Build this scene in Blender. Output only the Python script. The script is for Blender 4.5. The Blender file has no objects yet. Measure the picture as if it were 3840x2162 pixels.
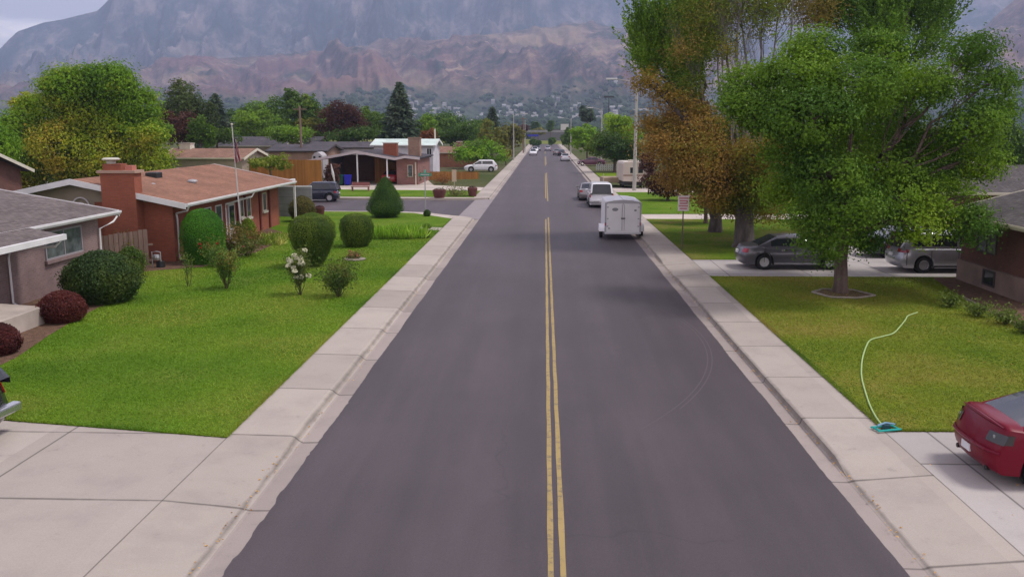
import bpy, bmesh, math, random
import numpy as np
from mathutils import Vector, Matrix
random.seed(7); RNG = np.random.default_rng(11)
S = bpy.context.scene; C = S.collection
PI = math.pi; R = math.radians

# ------------------------------------------------------------------ camera
FP, CH = 3300.0, 6.2
PITCH = math.atan(598/FP); YAW = math.atan(122*math.cos(PITCH)/FP)
cd = bpy.data.cameras.new('camera'); cam = bpy.data.objects.new('camera', cd); C.objects.link(cam)
cd.sensor_width = 36; cd.lens = 36*FP/3840; cd.clip_start = .1; cd.clip_end = 30000
cam.location = (0, 0, CH); cam.rotation_euler = (PI/2-PITCH, 0, YAW)
S.camera = cam
_M = cam.rotation_euler.to_matrix()
def ray(x, y): return _M @ Vector(((x-1920)/FP, (1081-y)/FP, -1))
def G(x, y, z=.14):            # photograph pixel (3840 wide) -> point at height z
    v = ray(x, y); t = (z-CH)/v.z; return Vector((v.x*t, v.y*t, z))
def AY(x, y, Y):               # pixel -> point at distance Y down the road
    v = ray(x, y); t = Y/v.y; return Vector((v.x*t, Y, CH+v.z*t))
def PX(Y): return FP/(Y*.984+1.1)

# ------------------------------------------------------------------ world, sun, exposure
SUN_EL, SUN_AZ = R(60), R(84)          # azimuth clockwise from +Y (down the road)
w = bpy.data.worlds.new('World'); S.world = w; w.use_nodes = True
nt = w.node_tree; nt.nodes.clear()
def nd(nt, t, **k):
    n = nt.nodes.new(t)
    for a, b in k.items(): setattr(n, a, b)
    return n
out = nd(nt, 'ShaderNodeOutputWorld'); bg = nd(nt, 'ShaderNodeBackground'); bg2 = nd(nt, 'ShaderNodeBackground'); ms = nd(nt, 'ShaderNodeMixShader')
sky = nd(nt, 'ShaderNodeTexSky', sky_type='NISHITA', sun_disc=False, sun_elevation=SUN_EL, sun_rotation=SUN_AZ, altitude=1400)
nt.links.new(sky.outputs[0], bg.inputs[0]); bg.inputs[1].default_value = .1
tc = nd(nt, 'ShaderNodeTexCoord'); mp = nd(nt, 'ShaderNodeMapping'); mp.inputs['Scale'].default_value = (1, 1, 3.4)
n1 = nd(nt, 'ShaderNodeTexNoise'); n1.inputs['Scale'].default_value = 3.6; n1.inputs['Detail'].default_value = 7; n1.inputs['Roughness'].default_value = .6
cr = nd(nt, 'ShaderNodeValToRGB'); cr.color_ramp.elements[0].position = .38; cr.color_ramp.elements[0].color = (.42, .40, .48, 1)
cr.color_ramp.elements[1].position = .60; cr.color_ramp.elements[1].color = (1.25, 1.10, 1.10, 1)
nt.links.new(tc.outputs['Generated'], mp.inputs[0]); nt.links.new(mp.outputs[0], n1.inputs[0]); nt.links.new(n1.outputs[0], cr.inputs[0])
nt.links.new(cr.outputs[0], bg2.inputs[0]); bg2.inputs[1].default_value = 1.0
sx = nd(nt, 'ShaderNodeSeparateXYZ'); nt.links.new(tc.outputs['Generated'], sx.inputs[0])
mz = nd(nt, 'ShaderNodeMapRange'); mz.inputs[1].default_value = .1; mz.inputs[2].default_value = .8; mz.inputs[3].default_value = 1.45; mz.inputs[4].default_value = .74
nt.links.new(sx.outputs[2], mz.inputs[0]); nt.links.new(mz.outputs[0], bg2.inputs[1])
ms.inputs[0].default_value = .88
nt.links.new(bg.outputs[0], ms.inputs[1]); nt.links.new(bg2.outputs[0], ms.inputs[2]); nt.links.new(ms.outputs[0], out.inputs[0])
sl = bpy.data.lights.new('sun', 'SUN'); sun = bpy.data.objects.new('sun', sl); C.objects.link(sun)
sl.energy = 2.9; sl.angle = R(12); sl.color = (1, .95, .88)
sd = Vector((math.sin(SUN_AZ)*math.cos(SUN_EL), math.cos(SUN_AZ)*math.cos(SUN_EL), math.sin(SUN_EL)))
sun.rotation_euler = sd.to_track_quat('Z', 'Y').to_euler(); sun.location = (30, 0, 60)
S.view_settings.view_transform = 'Standard'; S.view_settings.look = 'None'; S.view_settings.exposure = 0.2; S.view_settings.gamma = 1
S.render.engine = 'CYCLES'; S.cycles.max_bounces = 6; S.cycles.diffuse_bounces = 2; S.cycles.volume_bounces = 1
S.cycles.transparent_max_bounces = 8; S.cycles.use_denoising = True

# ------------------------------------------------------------------ materials
MATS = {}
def mat(name, col, rough=.8, metal=0., spec=.3, noise=None, bump=None, coat=0., emit=None, sheen=0):
    """noise=(scale, strength 0..1, stretch xyz), bump=(scale, distance)"""
    if name in MATS: return MATS[name]
    m = bpy.data.materials.new(name); m.use_nodes = True; t = m.node_tree; b = t.nodes['Principled BSDF']
    b.inputs['Roughness'].default_value = rough; b.inputs['Metallic'].default_value = metal
    b.inputs['Specular IOR Level'].default_value = spec; b.inputs['Coat Weight'].default_value = coat
    b.inputs['Base Color'].default_value = (*col, 1)
    if noise:
        sc, st, sv = noise
        c = nd(t, 'ShaderNodeTexCoord'); mpn = nd(t, 'ShaderNodeMapping'); mpn.inputs['Scale'].default_value = sv
        n = nd(t, 'ShaderNodeTexNoise'); n.inputs['Scale'].default_value = sc; n.inputs['Detail'].default_value = 6
        mr = nd(t, 'ShaderNodeMapRange'); mr.inputs[1].default_value = .3; mr.inputs[2].default_value = .7
        mr.inputs[3].default_value = 1-st; mr.inputs[4].default_value = 1+st
        mx = nd(t, 'ShaderNodeVectorMath', operation='SCALE'); mx.inputs[0].default_value = col
        L = t.links.new
        L(c.outputs['Object'], mpn.inputs[0]); L(mpn.outputs[0], n.inputs[0]); L(n.outputs[0], mr.inputs[0]); L(mr.outputs[0], mx.inputs['Scale']); L(mx.outputs[0], b.inputs['Base Color'])
    if bump:
        c = nd(t, 'ShaderNodeTexCoord'); n = nd(t, 'ShaderNodeTexNoise'); n.inputs['Scale'].default_value = bump[0]; n.inputs['Detail'].default_value = 4
        bn = nd(t, 'ShaderNodeBump'); bn.inputs['Distance'].default_value = bump[1]
        t.links.new(c.outputs['Object'], n.inputs[0]); t.links.new(n.outputs[0], bn.inputs['Height']); t.links.new(bn.outputs[0], b.inputs['Normal'])
    MATS[name] = m; return m

def nodes_of(m): return m.node_tree, m.node_tree.nodes['Principled BSDF']
class NG:      # tiny node-graph helper
    def __init__(s, m): s.t = m.node_tree; s.b = s.t.nodes['Principled BSDF']
    def link(s, a, b): s.t.links.new(a, b)
    def geo(s): n = nd(s.t, 'ShaderNodeTexCoord'); return n.outputs['Object']
    def sep(s, v): n = nd(s.t, 'ShaderNodeSeparateXYZ'); s.link(v, n.inputs[0]); return n.outputs
    def comb(s, x, y, z):
        n = nd(s.t, 'ShaderNodeCombineXYZ')
        for i, a in enumerate((x, y, z)):
            if isinstance(a, (int, float)): n.inputs[i].default_value = a
            else: s.link(a, n.inputs[i])
        return n.outputs[0]
    def m(s, op, a, b=0., c=0.):
        n = nd(s.t, 'ShaderNodeMath', operation=op)
        for i, v in enumerate((a, b, c)):
            if isinstance(v, (int, float)): n.inputs[i].default_value = v
            else: s.link(v, n.inputs[i])
        return n.outputs[0]
    def noise(s, v, sc, det=4, rough=.5, stretch=None):
        if stretch:
            mpn = nd(s.t, 'ShaderNodeMapping'); mpn.inputs['Scale'].default_value = stretch; s.link(v, mpn.inputs[0]); v = mpn.outputs[0]
        n = nd(s.t, 'ShaderNodeTexNoise'); n.inputs['Scale'].default_value = sc; n.inputs['Detail'].default_value = det; n.inputs['Roughness'].default_value = rough
        s.link(v, n.inputs[0]); return n.outputs[0]
    def ramp(s, f, *els):
        n = nd(s.t, 'ShaderNodeValToRGB'); e = n.color_ramp.elements
        while len(e) < len(els): e.new(.5)
        for i, (p, c) in enumerate(els):
            e[i].position = p; e[i].color = (*c, 1) if isinstance(c, tuple) else (c, c, c, 1)
        s.link(f, n.inputs[0]); return n.outputs[0]
    def mix(s, f, a, b, bt='MIX'):
        n = nd(s.t, 'ShaderNodeMix', data_type='RGBA', blend_type=bt)
        for i, v in ((0, f), (6, a), (7, b)):
            if isinstance(v, (int, float)): n.inputs[i].default_value = v
            elif isinstance(v, tuple): n.inputs[i].default_value = (*v, 1)
            else: s.link(v, n.inputs[i])
        return n.outputs[2]
    def bump(s, h, d=.01, st=1.):
        n = nd(s.t, 'ShaderNodeBump'); n.inputs['Distance'].default_value = d; n.inputs['Strength'].default_value = st; s.link(h, n.inputs['Height']); s.link(n.outputs[0], s.b.inputs['Normal'])
    def col(s, c): s.link(c, s.b.inputs['Base Color'])

def brick_mat(name, c1, c2, mortar, bw=.22, bh=.075, ms=.01, tint=.25):
    if name in MATS: return MATS[name]
    m = mat(name, c1, .9); g = NG(m); o = g.geo(); x, y, z = g.sep(o)
    v = g.comb(g.m('ADD', x, y), z, 0.)
    b = nd(g.t, 'ShaderNodeTexBrick'); b.inputs['Scale'].default_value = 1; b.inputs['Brick Width'].default_value = bw; b.inputs['Row Height'].default_value = bh
    b.inputs['Mortar Size'].default_value = ms; b.inputs['Color1'].default_value = (*c1, 1); b.inputs['Color2'].default_value = (*c2, 1); b.inputs['Mortar'].default_value = (*mortar, 1)
    g.link(v, b.inputs[0]); n = g.noise(o, 1.1, 6, .6)
    g.col(g.mix(1., b.outputs[0], g.ramp(n, (.3, 1-tint), (.7, 1+tint*.4)), 'MULTIPLY')); g.bump(b.outputs[1], .006, -.6); return m

def shingle_mat(name, col, axis='Y', var=.22):
    if name in MATS: return MATS[name]
    m = mat(name, col, .92, spec=.15); g = NG(m); o = g.geo(); x, y, z = g.sep(o)
    v = g.comb(y, x, 0.) if axis == 'Y' else g.comb(x, y, 0.)
    b = nd(g.t, 'ShaderNodeTexBrick'); b.inputs['Scale'].default_value = 1; b.inputs['Brick Width'].default_value = .3; b.inputs['Row Height'].default_value = .14
    b.inputs['Mortar Size'].default_value = .012; d = lambda k: tuple(c*k for c in col)
    b.inputs['Color1'].default_value = (*d(1+var), 1); b.inputs['Color2'].default_value = (*d(1-var), 1); b.inputs['Mortar'].default_value = (*d(.6), 1)
    g.link(v, b.inputs[0]); n = g.noise(o, .7, 6, .6); n2 = g.noise(o, 60, 2)
    c = g.mix(1., b.outputs[0], g.ramp(n, (.3, .78), (.7, 1.18)), 'MULTIPLY'); g.col(g.mix(1., c, g.ramp(n2, (.2, .75), (.8, 1.2)), 'MULTIPLY'))
    g.bump(b.outputs[1], .01, -.8); return m

def siding_mat(name, col, pitch=.2, vertical=False, dark=.55):
    if name in MATS: return MATS[name]
    m = mat(name, col, .7); g = NG(m); o = g.geo(); x, y, z = g.sep(o)
    u = g.m('ADD', x, y) if vertical else z
    f = g.m('FRACT', g.m('DIVIDE', u, pitch)); idx = g.m('FLOOR', g.m('DIVIDE', u, pitch))
    wn = nd(g.t, 'ShaderNodeTexWhiteNoise', noise_dimensions='1D'); g.link(idx, wn.inputs['W'])
    line = g.ramp(f, (0., dark), (.1, 1.), (1., 1.)); n = g.noise(o, 1.4, 6, .6, (1, 1, .4) if vertical else None)
    c = g.mix(1., g.mix(1., col, line, 'MULTIPLY'), g.ramp(n, (.3, .8), (.7, 1.12)), 'MULTIPLY')
    if vertical: c = g.mix(1., c, g.ramp(wn.outputs[0], (0., .8), (1., 1.15)), 'MULTIPLY')
    g.col(c); return m

# leaves: colour is stored per leaf; thin, a little translucent
def leaf_mat():
    m = bpy.data.materials.new('leaf'); m.use_nodes = True; t = m.node_tree; b = t.nodes['Principled BSDF']; o = t.nodes['Material Output']
    a = nd(t, 'ShaderNodeVertexColor', layer_name='leaf_tint'); tr = nd(t, 'ShaderNodeBsdfTranslucent'); mx = nd(t, 'ShaderNodeMixShader'); mx.inputs[0].default_value = .28
    t.links.new(a.outputs[0], b.inputs['Base Color']); t.links.new(a.outputs[0], tr.inputs[0]); b.inputs['Roughness'].default_value = .55; b.inputs['Specular IOR Level'].default_value = .25
    t.links.new(b.outputs[0], mx.inputs[1]); t.links.new(tr.outputs[0], mx.inputs[2]); t.links.new(mx.outputs[0], o.inputs[0]); return m
LEAF = leaf_mat()
bark = mat('bark', (.12, .088, .075), .95, noise=(5, .45, (1, 1, .25)), bump=(14, .04))
bark_pale = mat('bark_pale', (.2, .18, .18), .95, noise=(4, .4, (1, 1, .3)))
bark_grey = mat('bark_grey', (.095, .078, .075), .95, noise=(4, .5, (1, 1, .3)), bump=(12, .04))
white_trim = mat('white_trim', (.74, .73, .74), .5, noise=(1.5, .08, (1, 1, 1)))
cream_trim = mat('cream_trim', (.62, .58, .48), .6, noise=(1.5, .1, (1, 1, 1)))
dark_glass = mat('dark_glass', (.02, .024, .03), .07, spec=.7)
pane_glass = mat('pane_glass', (.10, .115, .12), .1, spec=.8, noise=(3, .5, (1, 1, 1)))
rubber = mat('rubber', (.018, .018, .02), .85)
chrome = mat('bright_metal', (.62, .62, .65), .25, metal=.9)
steel = mat('galvanised_steel', (.42, .42, .44), .5, metal=.5, noise=(3, .15, (1, 1, 1)))
black_plastic = mat('black_plastic', (.02, .02, .022), .5)
red_lamp = mat('red_lamp', (.35, .008, .02), .2, spec=.6)
amber_lamp = mat('amber_lamp', (.6, .18, .02), .2, spec=.6)
clear_lamp = mat('clear_lamp', (.6, .6, .62), .15, spec=.7)
plate_white = mat('plate_white', (.7, .7, .72), .5)
soil = mat('soil', (.13, .075, .05), 1., noise=(6, .45, (1, 1, 1)), bump=(30, .03))
wood_post = mat('weathered_wood', (.2, .13, .1), .9, noise=(4, .35, (1, 1, .2)))
terracotta = mat('terracotta', (.19, .07, .06), .8, noise=(5, .25, (1, 1, 1)))

# ------------------------------------------------------------------ object helpers
def tag(o, label=None, cat=None, group=None, kind=None):
    if label: o['label'] = label
    if cat: o['category'] = cat
    if group: o['group'] = group
    if kind: o['kind'] = kind
    return o
def thing(name, label, cat, loc=(0, 0, 0), rz=0., group=None):
    o = bpy.data.objects.new(name, None); C.objects.link(o); o.location = loc; o.rotation_euler = (0, 0, rz); o.empty_display_size = .2
    return tag(o, label, cat, group)
class MB:
    def __init__(s): s.v = []; s.f = []
    def add(s, vs, fs):
        k = len(s.v); s.v += [tuple(v) for v in vs]; s.f += [tuple(k+i for i in f) for f in fs]; return s
    def box(s, x0, x1, y0, y1, z0, z1, rz=0., c=None):
        vs = [(x, y, z) for z in (z0, z1) for x, y in ((x0, y0), (x1, y0), (x1, y1), (x0, y1))]
        if rz:
            cx, cy = c or ((x0+x1)/2, (y0+y1)/2); ca, sa = math.cos(rz), math.sin(rz)
            vs = [(cx+(x-cx)*ca-(y-cy)*sa, cy+(x-cx)*sa+(y-cy)*ca, z) for x, y, z in vs]
        return s.add(vs, [(0, 3, 2, 1), (4, 5, 6, 7), (0, 1, 5, 4), (1, 2, 6, 5), (2, 3, 7, 6), (3, 0, 4, 7)])
    def prism(s, poly, z0, z1):      # poly counter-clockwise
        n = len(poly); vs = [(x, y, z0) for x, y in poly]+[(x, y, z1) for x, y in poly]
        return s.add(vs, [tuple(range(n-1, -1, -1)), tuple(range(n, 2*n))]+[(i, (i+1) % n, n+(i+1) % n, n+i) for i in range(n)])
    def tube(s, pts, rad, n=6, cap=True):
        pts = [Vector(p) for p in pts]
        if isinstance(rad, (int, float)): rad = [rad]*len(pts)
        vs = []
        for i, p in enumerate(pts):
            d = (pts[min(i+1, len(pts)-1)]-pts[max(i-1, 0)]).normalized()
            u = d.cross(Vector((0, 0, 1)) if abs(d.z) < .9 else Vector((1, 0, 0))).normalized(); w_ = d.cross(u)
            vs += [p+(u*math.cos(2*PI*k/n)+w_*math.sin(2*PI*k/n))*rad[i] for k in range(n)]
        fs = [(i*n+k, i*n+(k+1) % n, (i+1)*n+(k+1) % n, (i+1)*n+k) for i in range(len(pts)-1) for k in range(n)]
        if cap: fs += [tuple(range(n-1, -1, -1)), tuple(range((len(pts)-1)*n, len(pts)*n))]
        return s.add(vs, fs)
    def lathe(s, prof, n=20, c=(0, 0, 0), axis='Z'):
        vs = []
        for r, h in prof:
            for k in range(n):
                a = 2*PI*k/n; p = (r*math.cos(a), r*math.sin(a), h)
                if axis == 'Y': p = (p[0], p[2], p[1])
                if axis == 'X': p = (p[2], p[0], p[1])
                vs.append((p[0]+c[0], p[1]+c[1], p[2]+c[2]))
        return s.add(vs, [(i*n+k, i*n+(k+1) % n, (i+1)*n+(k+1) % n, (i+1)*n+k) for i in range(len(prof)-1) for k in range(n)])
    def quad(s, a, b, c, d): return s.add([a, b, c, d], [(0, 1, 2, 3)])
    def build(s, name, m, parent=None, smooth=False, bevel=0., sharp=35):
        me = bpy.data.meshes.new(name); me.from_pydata(s.v, [], s.f); me.update()
        bm = bmesh.new(); bm.from_mesh(me); bmesh.ops.recalc_face_normals(bm, faces=bm.faces); bm.to_mesh(me); bm.free()
        o = bpy.data.objects.new(name, me); C.objects.link(o)
        for mm in (m if isinstance(m, (list, tuple)) else [m]): me.materials.append(mm)
        if smooth: me.shade_smooth(); me.set_sharp_from_angle(angle=R(sharp))
        if bevel:
            bv = o.modifiers.new('bevel', 'BEVEL'); bv.width = bevel; bv.segments = 2; bv.limit_method = 'ANGLE'; bv.angle_limit = R(40)
        if parent: o.parent = parent
        return o
def np_mesh(name, V, F, m, parent=None, cols=None, smooth=False):
    """V (n,3) float, F (k,3|4) int"""
    me = bpy.data.meshes.new(name); n, k = len(V), len(F); q = F.shape[1]
    me.vertices.add(n); me.vertices.foreach_set('co', np.ascontiguousarray(V, dtype=np.float32).ravel())
    me.loops.add(k*q); me.loops.foreach_set('vertex_index', F.astype(np.int32).ravel())
    me.polygons.add(k); me.polygons.foreach_set('loop_start', np.arange(0, k*q, q, dtype=np.int32))
    me.polygons.foreach_set('use_smooth', np.full(k, smooth)); me.update(calc_edges=True); me.validate()
    if cols is not None:
        a = me.color_attributes.new('leaf_tint', 'FLOAT_COLOR', 'POINT')
        cc = np.ones((n, 4), np.float32); cc[:, :3] = cols; a.data.foreach_set('color', cc.ravel())
    me.materials.append(m); o = bpy.data.objects.new(name, me); C.objects.link(o)
    if parent: o.parent = parent
    return o
def flat(poly, z): # triangulated flat polygon object data
    bm = bmesh.new(); vs = [bm.verts.new((x, y, z)) for x, y in poly]; bm.faces.new(vs); bmesh.ops.triangulate(bm, faces=bm.faces)
    v = [tuple(a.co) for a in bm.verts]; f = [tuple(a.index for a in ff.verts) for ff in bm.faces]; bm.verts.index_update()
    f = [tuple(a.index for a in ff.verts) for ff in bm.faces]; bm.free(); return v, f
def slab(name, poly, z0, z1, m, kind='structure', label=None):
    mb = MB(); a = sum(poly[i][0]*poly[(i+1) % len(poly)][1]-poly[(i+1) % len(poly)][0]*poly[i][1] for i in range(len(poly)))
    if a < 0: poly = poly[::-1]
    mb.prism(poly, z0, z1); o = mb.build(name, m); o['kind'] = kind
    if label: o['label'] = label
    return o

# value noise (vectorised)
def _h(ix, iy, iz, sd):
    n = (ix*374761393+iy*668265263+iz*2147483647+sd*144665) & 0xffffffff
    n = ((n ^ (n >> 13))*1274126177) & 0xffffffff
    return ((n ^ (n >> 16)) & 0xffff)/65535.
def vnoise(P, sc, sd=0, octv=1, gain=.5):
    P = np.asarray(P, float)*sc; r = 0.; amp = 1.; tot = 0.
    for o in range(octv):
        i = np.floor(P).astype(np.int64); f = P-i; f = f*f*(3-2*f); v = 0.
        for dx in (0, 1):
            for dy in (0, 1):
                for dz in (0, 1):
                    wgt = (f[:, 0] if dx else 1-f[:, 0])*(f[:, 1] if dy else 1-f[:, 1])*(f[:, 2] if dz else 1-f[:, 2])
                    v = v+wgt*_h(i[:, 0]+dx, i[:, 1]+dy, i[:, 2]+dz, sd+o*17)
        r = r+v*amp; tot += amp; amp *= gain; P = P*2.03+9.7
    return r/tot
def unit(n):
    v = RNG.normal(size=(n, 3)); return v/np.linalg.norm(v, axis=1, keepdims=True)

# ------------------------------------------------------------------ foliage
def leaves(name, P, N, size, cols, parent, aspect=.6, U=None, fold=.25, core=None):
    """one leaf per point: a folded four-point blade"""
    n = len(P); N = N/np.maximum(np.linalg.norm(N, axis=1, keepdims=True), 1e-6)
    if U is None: U = unit(n)
    U = U-N*(U*N).sum(1, keepdims=True); U /= np.maximum(np.linalg.norm(U, axis=1, keepdims=True), 1e-6); Wd = np.cross(N, U)
    sz = np.asarray(size).reshape(-1, 1)*np.ones((n, 1))
    a = P-U*sz*.5; c = P+U*sz*.5; b = P+Wd*sz*aspect*.5+N*sz*fold; d = P-Wd*sz*aspect*.5+N*sz*fold
    V = np.stack([a, b, c, d], 1).reshape(-1, 3); k = np.arange(n)*4
    F = np.stack([np.stack([k, k+1, k+2], 1), np.stack([k, k+2, k+3], 1)], 1).reshape(-1, 3)
    cc = np.repeat(cols, 4, axis=0)
    if core is not None:
        cv, cf, ccol = core; F = np.concatenate([F, cf+len(V)]); V = np.concatenate([V, cv]); cc = np.concatenate([cc, np.tile(ccol, (len(cv), 1))])
    return np_mesh(name, V, F, LEAF, parent, cc)
def ico(c, r, sub=2, nz=.15, sd=0):
    bm = bmesh.new(); bmesh.ops.create_icosphere(bm, subdivisions=sub, radius=1); bm.verts.index_update()
    v = np.array([tuple(x.co) for x in bm.verts]); f = np.array([[a.index for a in ff.verts] for ff in bm.faces]); bm.free()
    v = v*(1+nz*(vnoise(v+sd, 2.3, sd)[:, None]-.5)*2)
    return v*np.array(r)+np.array(c), f
def merge(parts):
    V = []; F = []; k = 0
    for v, f in parts: V.append(v); F.append(f+k); k += len(v)
    return np.concatenate(V), np.concatenate(F)
TINT = np.array([2.35, 2.15, 1.45])
def tint(P, pal, var=.25, sc=.5, sd=0):
    """pal: list of (rgb, weight threshold) blended by patches of noise"""
    n = vnoise(P, sc, sd, 2); n = (n-.5)*1.9+.5+RNG.normal(0, .08, len(P)); n = np.clip(n, 0, .9999)*(len(pal)-1)
    i = n.astype(int); f = (n-i)[:, None]; pal = np.array(pal)*TINT; c = pal[i]*(1-f)+pal[i+1]*f
    return np.clip(c*(1+RNG.uniform(-var, var, (len(P), 1))), .002, 1)
def crown(name, lobes, parent, n, size, pal, sc=.35, sd=0, clump=.3, hollow=.55, aspect=.6, var=.12, per=26, up=.25):
    """lobes: (centre, radius xyz). clumps of leaves spread in the outer part of every lobe"""
    nc = max(6, n//per); wt = np.array([(r[0]*r[1]*r[2])**(2/3) for _, r in lobes]); wt /= wt.sum()
    li = RNG.choice(len(lobes), nc, p=wt); D = unit(nc); D[:, 2] = D[:, 2]+up*.4; D /= np.linalg.norm(D, axis=1, keepdims=True)
    cen = np.array([tuple(c) for c, _ in lobes])[li]; rad = np.array([r for _, r in lobes])[li]
    rr = hollow+(1.02-hollow)*RNG.random(nc)**.6; CC = cen+D*rad*rr[:, None]
    cs = clump*(.55+.9*RNG.random(nc)); ci = np.repeat(np.arange(nc), per)
    off = RNG.normal(size=(nc*per, 3))*cs[ci][:, None]*np.array([1, 1, .62]); P = CC[ci]+off
    N = D[ci]*1.0+off/cs[ci][:, None]*.3+RNG.normal(size=P.shape)*.42+np.array([0, 0, up+.15])
    col = tint(CC, pal, .14, sc, sd)[ci]*(1+RNG.uniform(-var, var, (len(P), 1)))
    return leaves(name, P, N, size*(.65+.7*RNG.random(len(P))), np.clip(col, .002, 1), parent, aspect)
def limb(a, b, r0, r1, sag=.12, n=5, jit=.06):
    a, b = Vector(a), Vector(b); L = (b-a).length; pts = []
    for i in range(n+1):
        t = i/n; p = a.lerp(b, t); p.z += math.sin(t*PI)*L*sag*(.6 if b.z > a.z else .3)
        if 0 < i < n: p += Vector([random.uniform(-1, 1)*L*jit for _ in range(3)])
        pts.append(p)
    return pts, [r0+(r1-r0)*i/n for i in range(n+1)]
def trunk_mesh(base, top, r, lobes, parent, m=bark, twigs=4, flare=1.5, name='trunk', nside=9):
    mb = MB(); base, top = Vector(base), Vector(top); h = (top-base).length
    pts = [base+Vector((0, 0, -.1)), base+Vector((0, 0, .12*h)), base.lerp(top, .4)+Vector((random.uniform(-.03, .03)*h, 0, 0)), base.lerp(top, .75), top]
    mb.tube(pts, [r*flare, r*1.08, r*.95, r*.9, r*.8], nside+3)
    for c, rr in lobes:
        c = Vector(c); s = base.lerp(top, random.uniform(.72, .98)); R0 = r*random.uniform(.3, .5)
        p, q = limb(s, c, R0, R0*.3, .1); mb.tube(p, q, 6)
        for k in range(twigs):
            d = Vector(unit(1)[0]); d.z = abs(d.z)*.6; e = c+Vector((d.x*rr[0], d.y*rr[1], d.z*rr[2]))*.85
            p2, q2 = limb(p[random.randint(2, 5)], e, R0*.3, .008, .05, 4); mb.tube(p2, q2, 4, False)
    return mb.build(name, m, parent, smooth=True, sharp=60)
def tree(name, label, cat, lobes, base, tr, n, size, pal, group=None, sc=.35, clump=.35, m=bark, th=None, hollow=.5, twigs=3, aspect=.6, per=26, sd=0):
    t = thing(name, label, cat, base, 0, group); b = Vector(base)
    L = [(Vector(c)-b, r) for c, r in lobes]
    zlow = min(c.z-r[2]*.4 for c, r in L); top = Vector((sum(c.x for c, r in L)/len(L)*.05, sum(c.y for c, r in L)/len(L)*.1, th if th else max(zlow, .5)+.6))
    trunk_mesh((0, 0, 0), top, tr, L, t, m, twigs)
    o = crown('crown', L, t, n, size, pal, sc, sd, clump, hollow, aspect, per=per); return t
def auto_lobes(c, rx, ry, rz, k=9, j=.55):
    """a crown broken into k uneven lobes inside an ellipsoid"""
    c = Vector(c); L = [(c, (rx*.62, ry*.62, rz*.66))]
    for i in range(k):
        a = 2*PI*i/k*1.618+random.random(); zz = random.uniform(-.7, .85); q = math.sqrt(max(0, 1-zz*zz))
        f = random.uniform(.5, .68); s = random.uniform(.34, .5)
        L.append((c+Vector((math.cos(a)*q*rx*f, math.sin(a)*q*ry*f, zz*rz*f)), (rx*s, ry*s, rz*s)))
    return L
GREEN = [(.035, .075, .012), (.06, .12, .016), (.09, .17, .02)]
DEEP = [(.018, .04, .012), (.03, .065, .015), (.05, .095, .02)]
LIME = [(.07, .14, .012), (.12, .21, .015), (.17, .24, .02)]
OLIVE = [(.07, .085, .02), (.10, .11, .025), (.13, .13, .04)]
PLUM = [(.025, .012, .014), (.045, .02, .022), (.06, .03, .03)]
SPRUCE = [(.025, .045, .04), (.045, .07, .065), (.07, .10, .095)]
def dtree(label, x0, x1, ytop, Y, pal, ybot=None, kind='round', group='trees along the back of the yards', k=9, dens=1., name=None, cat='tree', ysq=.8, trunk_h=None, sc=.25):
    """distant tree given by the span it covers, at its own distance Y"""
    s = PX(Y); xc = (x0+x1)/2; wd = (x1-x0)/s*1.1; tp = AY(xc, ytop, Y).z; bx = AY(xc, 483, Y).x
    bz = max(.14 if ybot is None else AY(xc, ybot, Y).z, .14)
    if ybot is None: bz = tp*.22
    px = max(.11, 2.6*3.75/s)      # leaf clump size
    base = (bx, Y, .1)
    if kind == 'spruce': return spruce(label, base, wd/2*1.3, tp, pal, px, group, name or 'spruce_tree', cat)
    rz = (tp-bz)/2; c = (bx, Y, bz+rz); lob = auto_lobes(c, wd/2, wd/2*ysq, rz, k)
    area = 4*PI*(wd/2)*rz; n = int(min(16000, max(1500, dens*area/(px*px*.3)*1.5)))
    return tree(name or 'shade_tree', label, cat, lob, base, max(.12, wd*.025), n, px, pal, group, sc=sc, clump=max(.2, wd*.045), twigs=1, per=16, th=max(1., bz+rz*.6), sd=int(x0))
def spruce(label, base, r, h, pal, px, group=None, name='spruce_tree', cat='tree', z0=.6):
    t = thing(name, label, cat, base, 0, group); MB().tube([(0, 0, -.1), (0, 0, h*.5), (0, 0, h*.97)], [r*.07+.06, r*.05+.03, .02], 7).build('trunk', bark, t)
    P = []; U = []; px *= 1.5; lev = int(h/.42)
    for i in range(lev):
        f = i/lev; z = z0+(h-z0)*f; rr = r*1.05*(1-f)**.75*(.85+.3*random.random()); nb = int(9+13*(1-f))
        for k in range(nb):
            a = 2*PI*(k+random.random())/nb; L = rr*(.7+.45*random.random()); m = max(3, int(L/px*5.))
            tt = (np.arange(m)+RNG.random(m))/m; d = np.array([math.cos(a), math.sin(a), 0])
            p = d*(tt*L)[:, None]; p[:, 2] = z-L*.32*tt+L*.12*tt**3; sp = (1-tt)*L*.28+.1
            p = p+RNG.normal(size=p.shape)*np.stack([sp, sp, sp*.35], 1)*.7; P.append(p); U.append(np.tile(d+np.array([0, 0, -.25]), (m, 1))+RNG.normal(size=(m, 3))*.35)
    P = np.concatenate(P); U = np.concatenate(U); N = RNG.normal(size=P.shape)*.5+np.array([0, 0, 1.])
    leaves('crown', P, N, px*(.9+.8*RNG.random(len(P))), tint(P, pal, .35, .8), t, .42, U); return t
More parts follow.
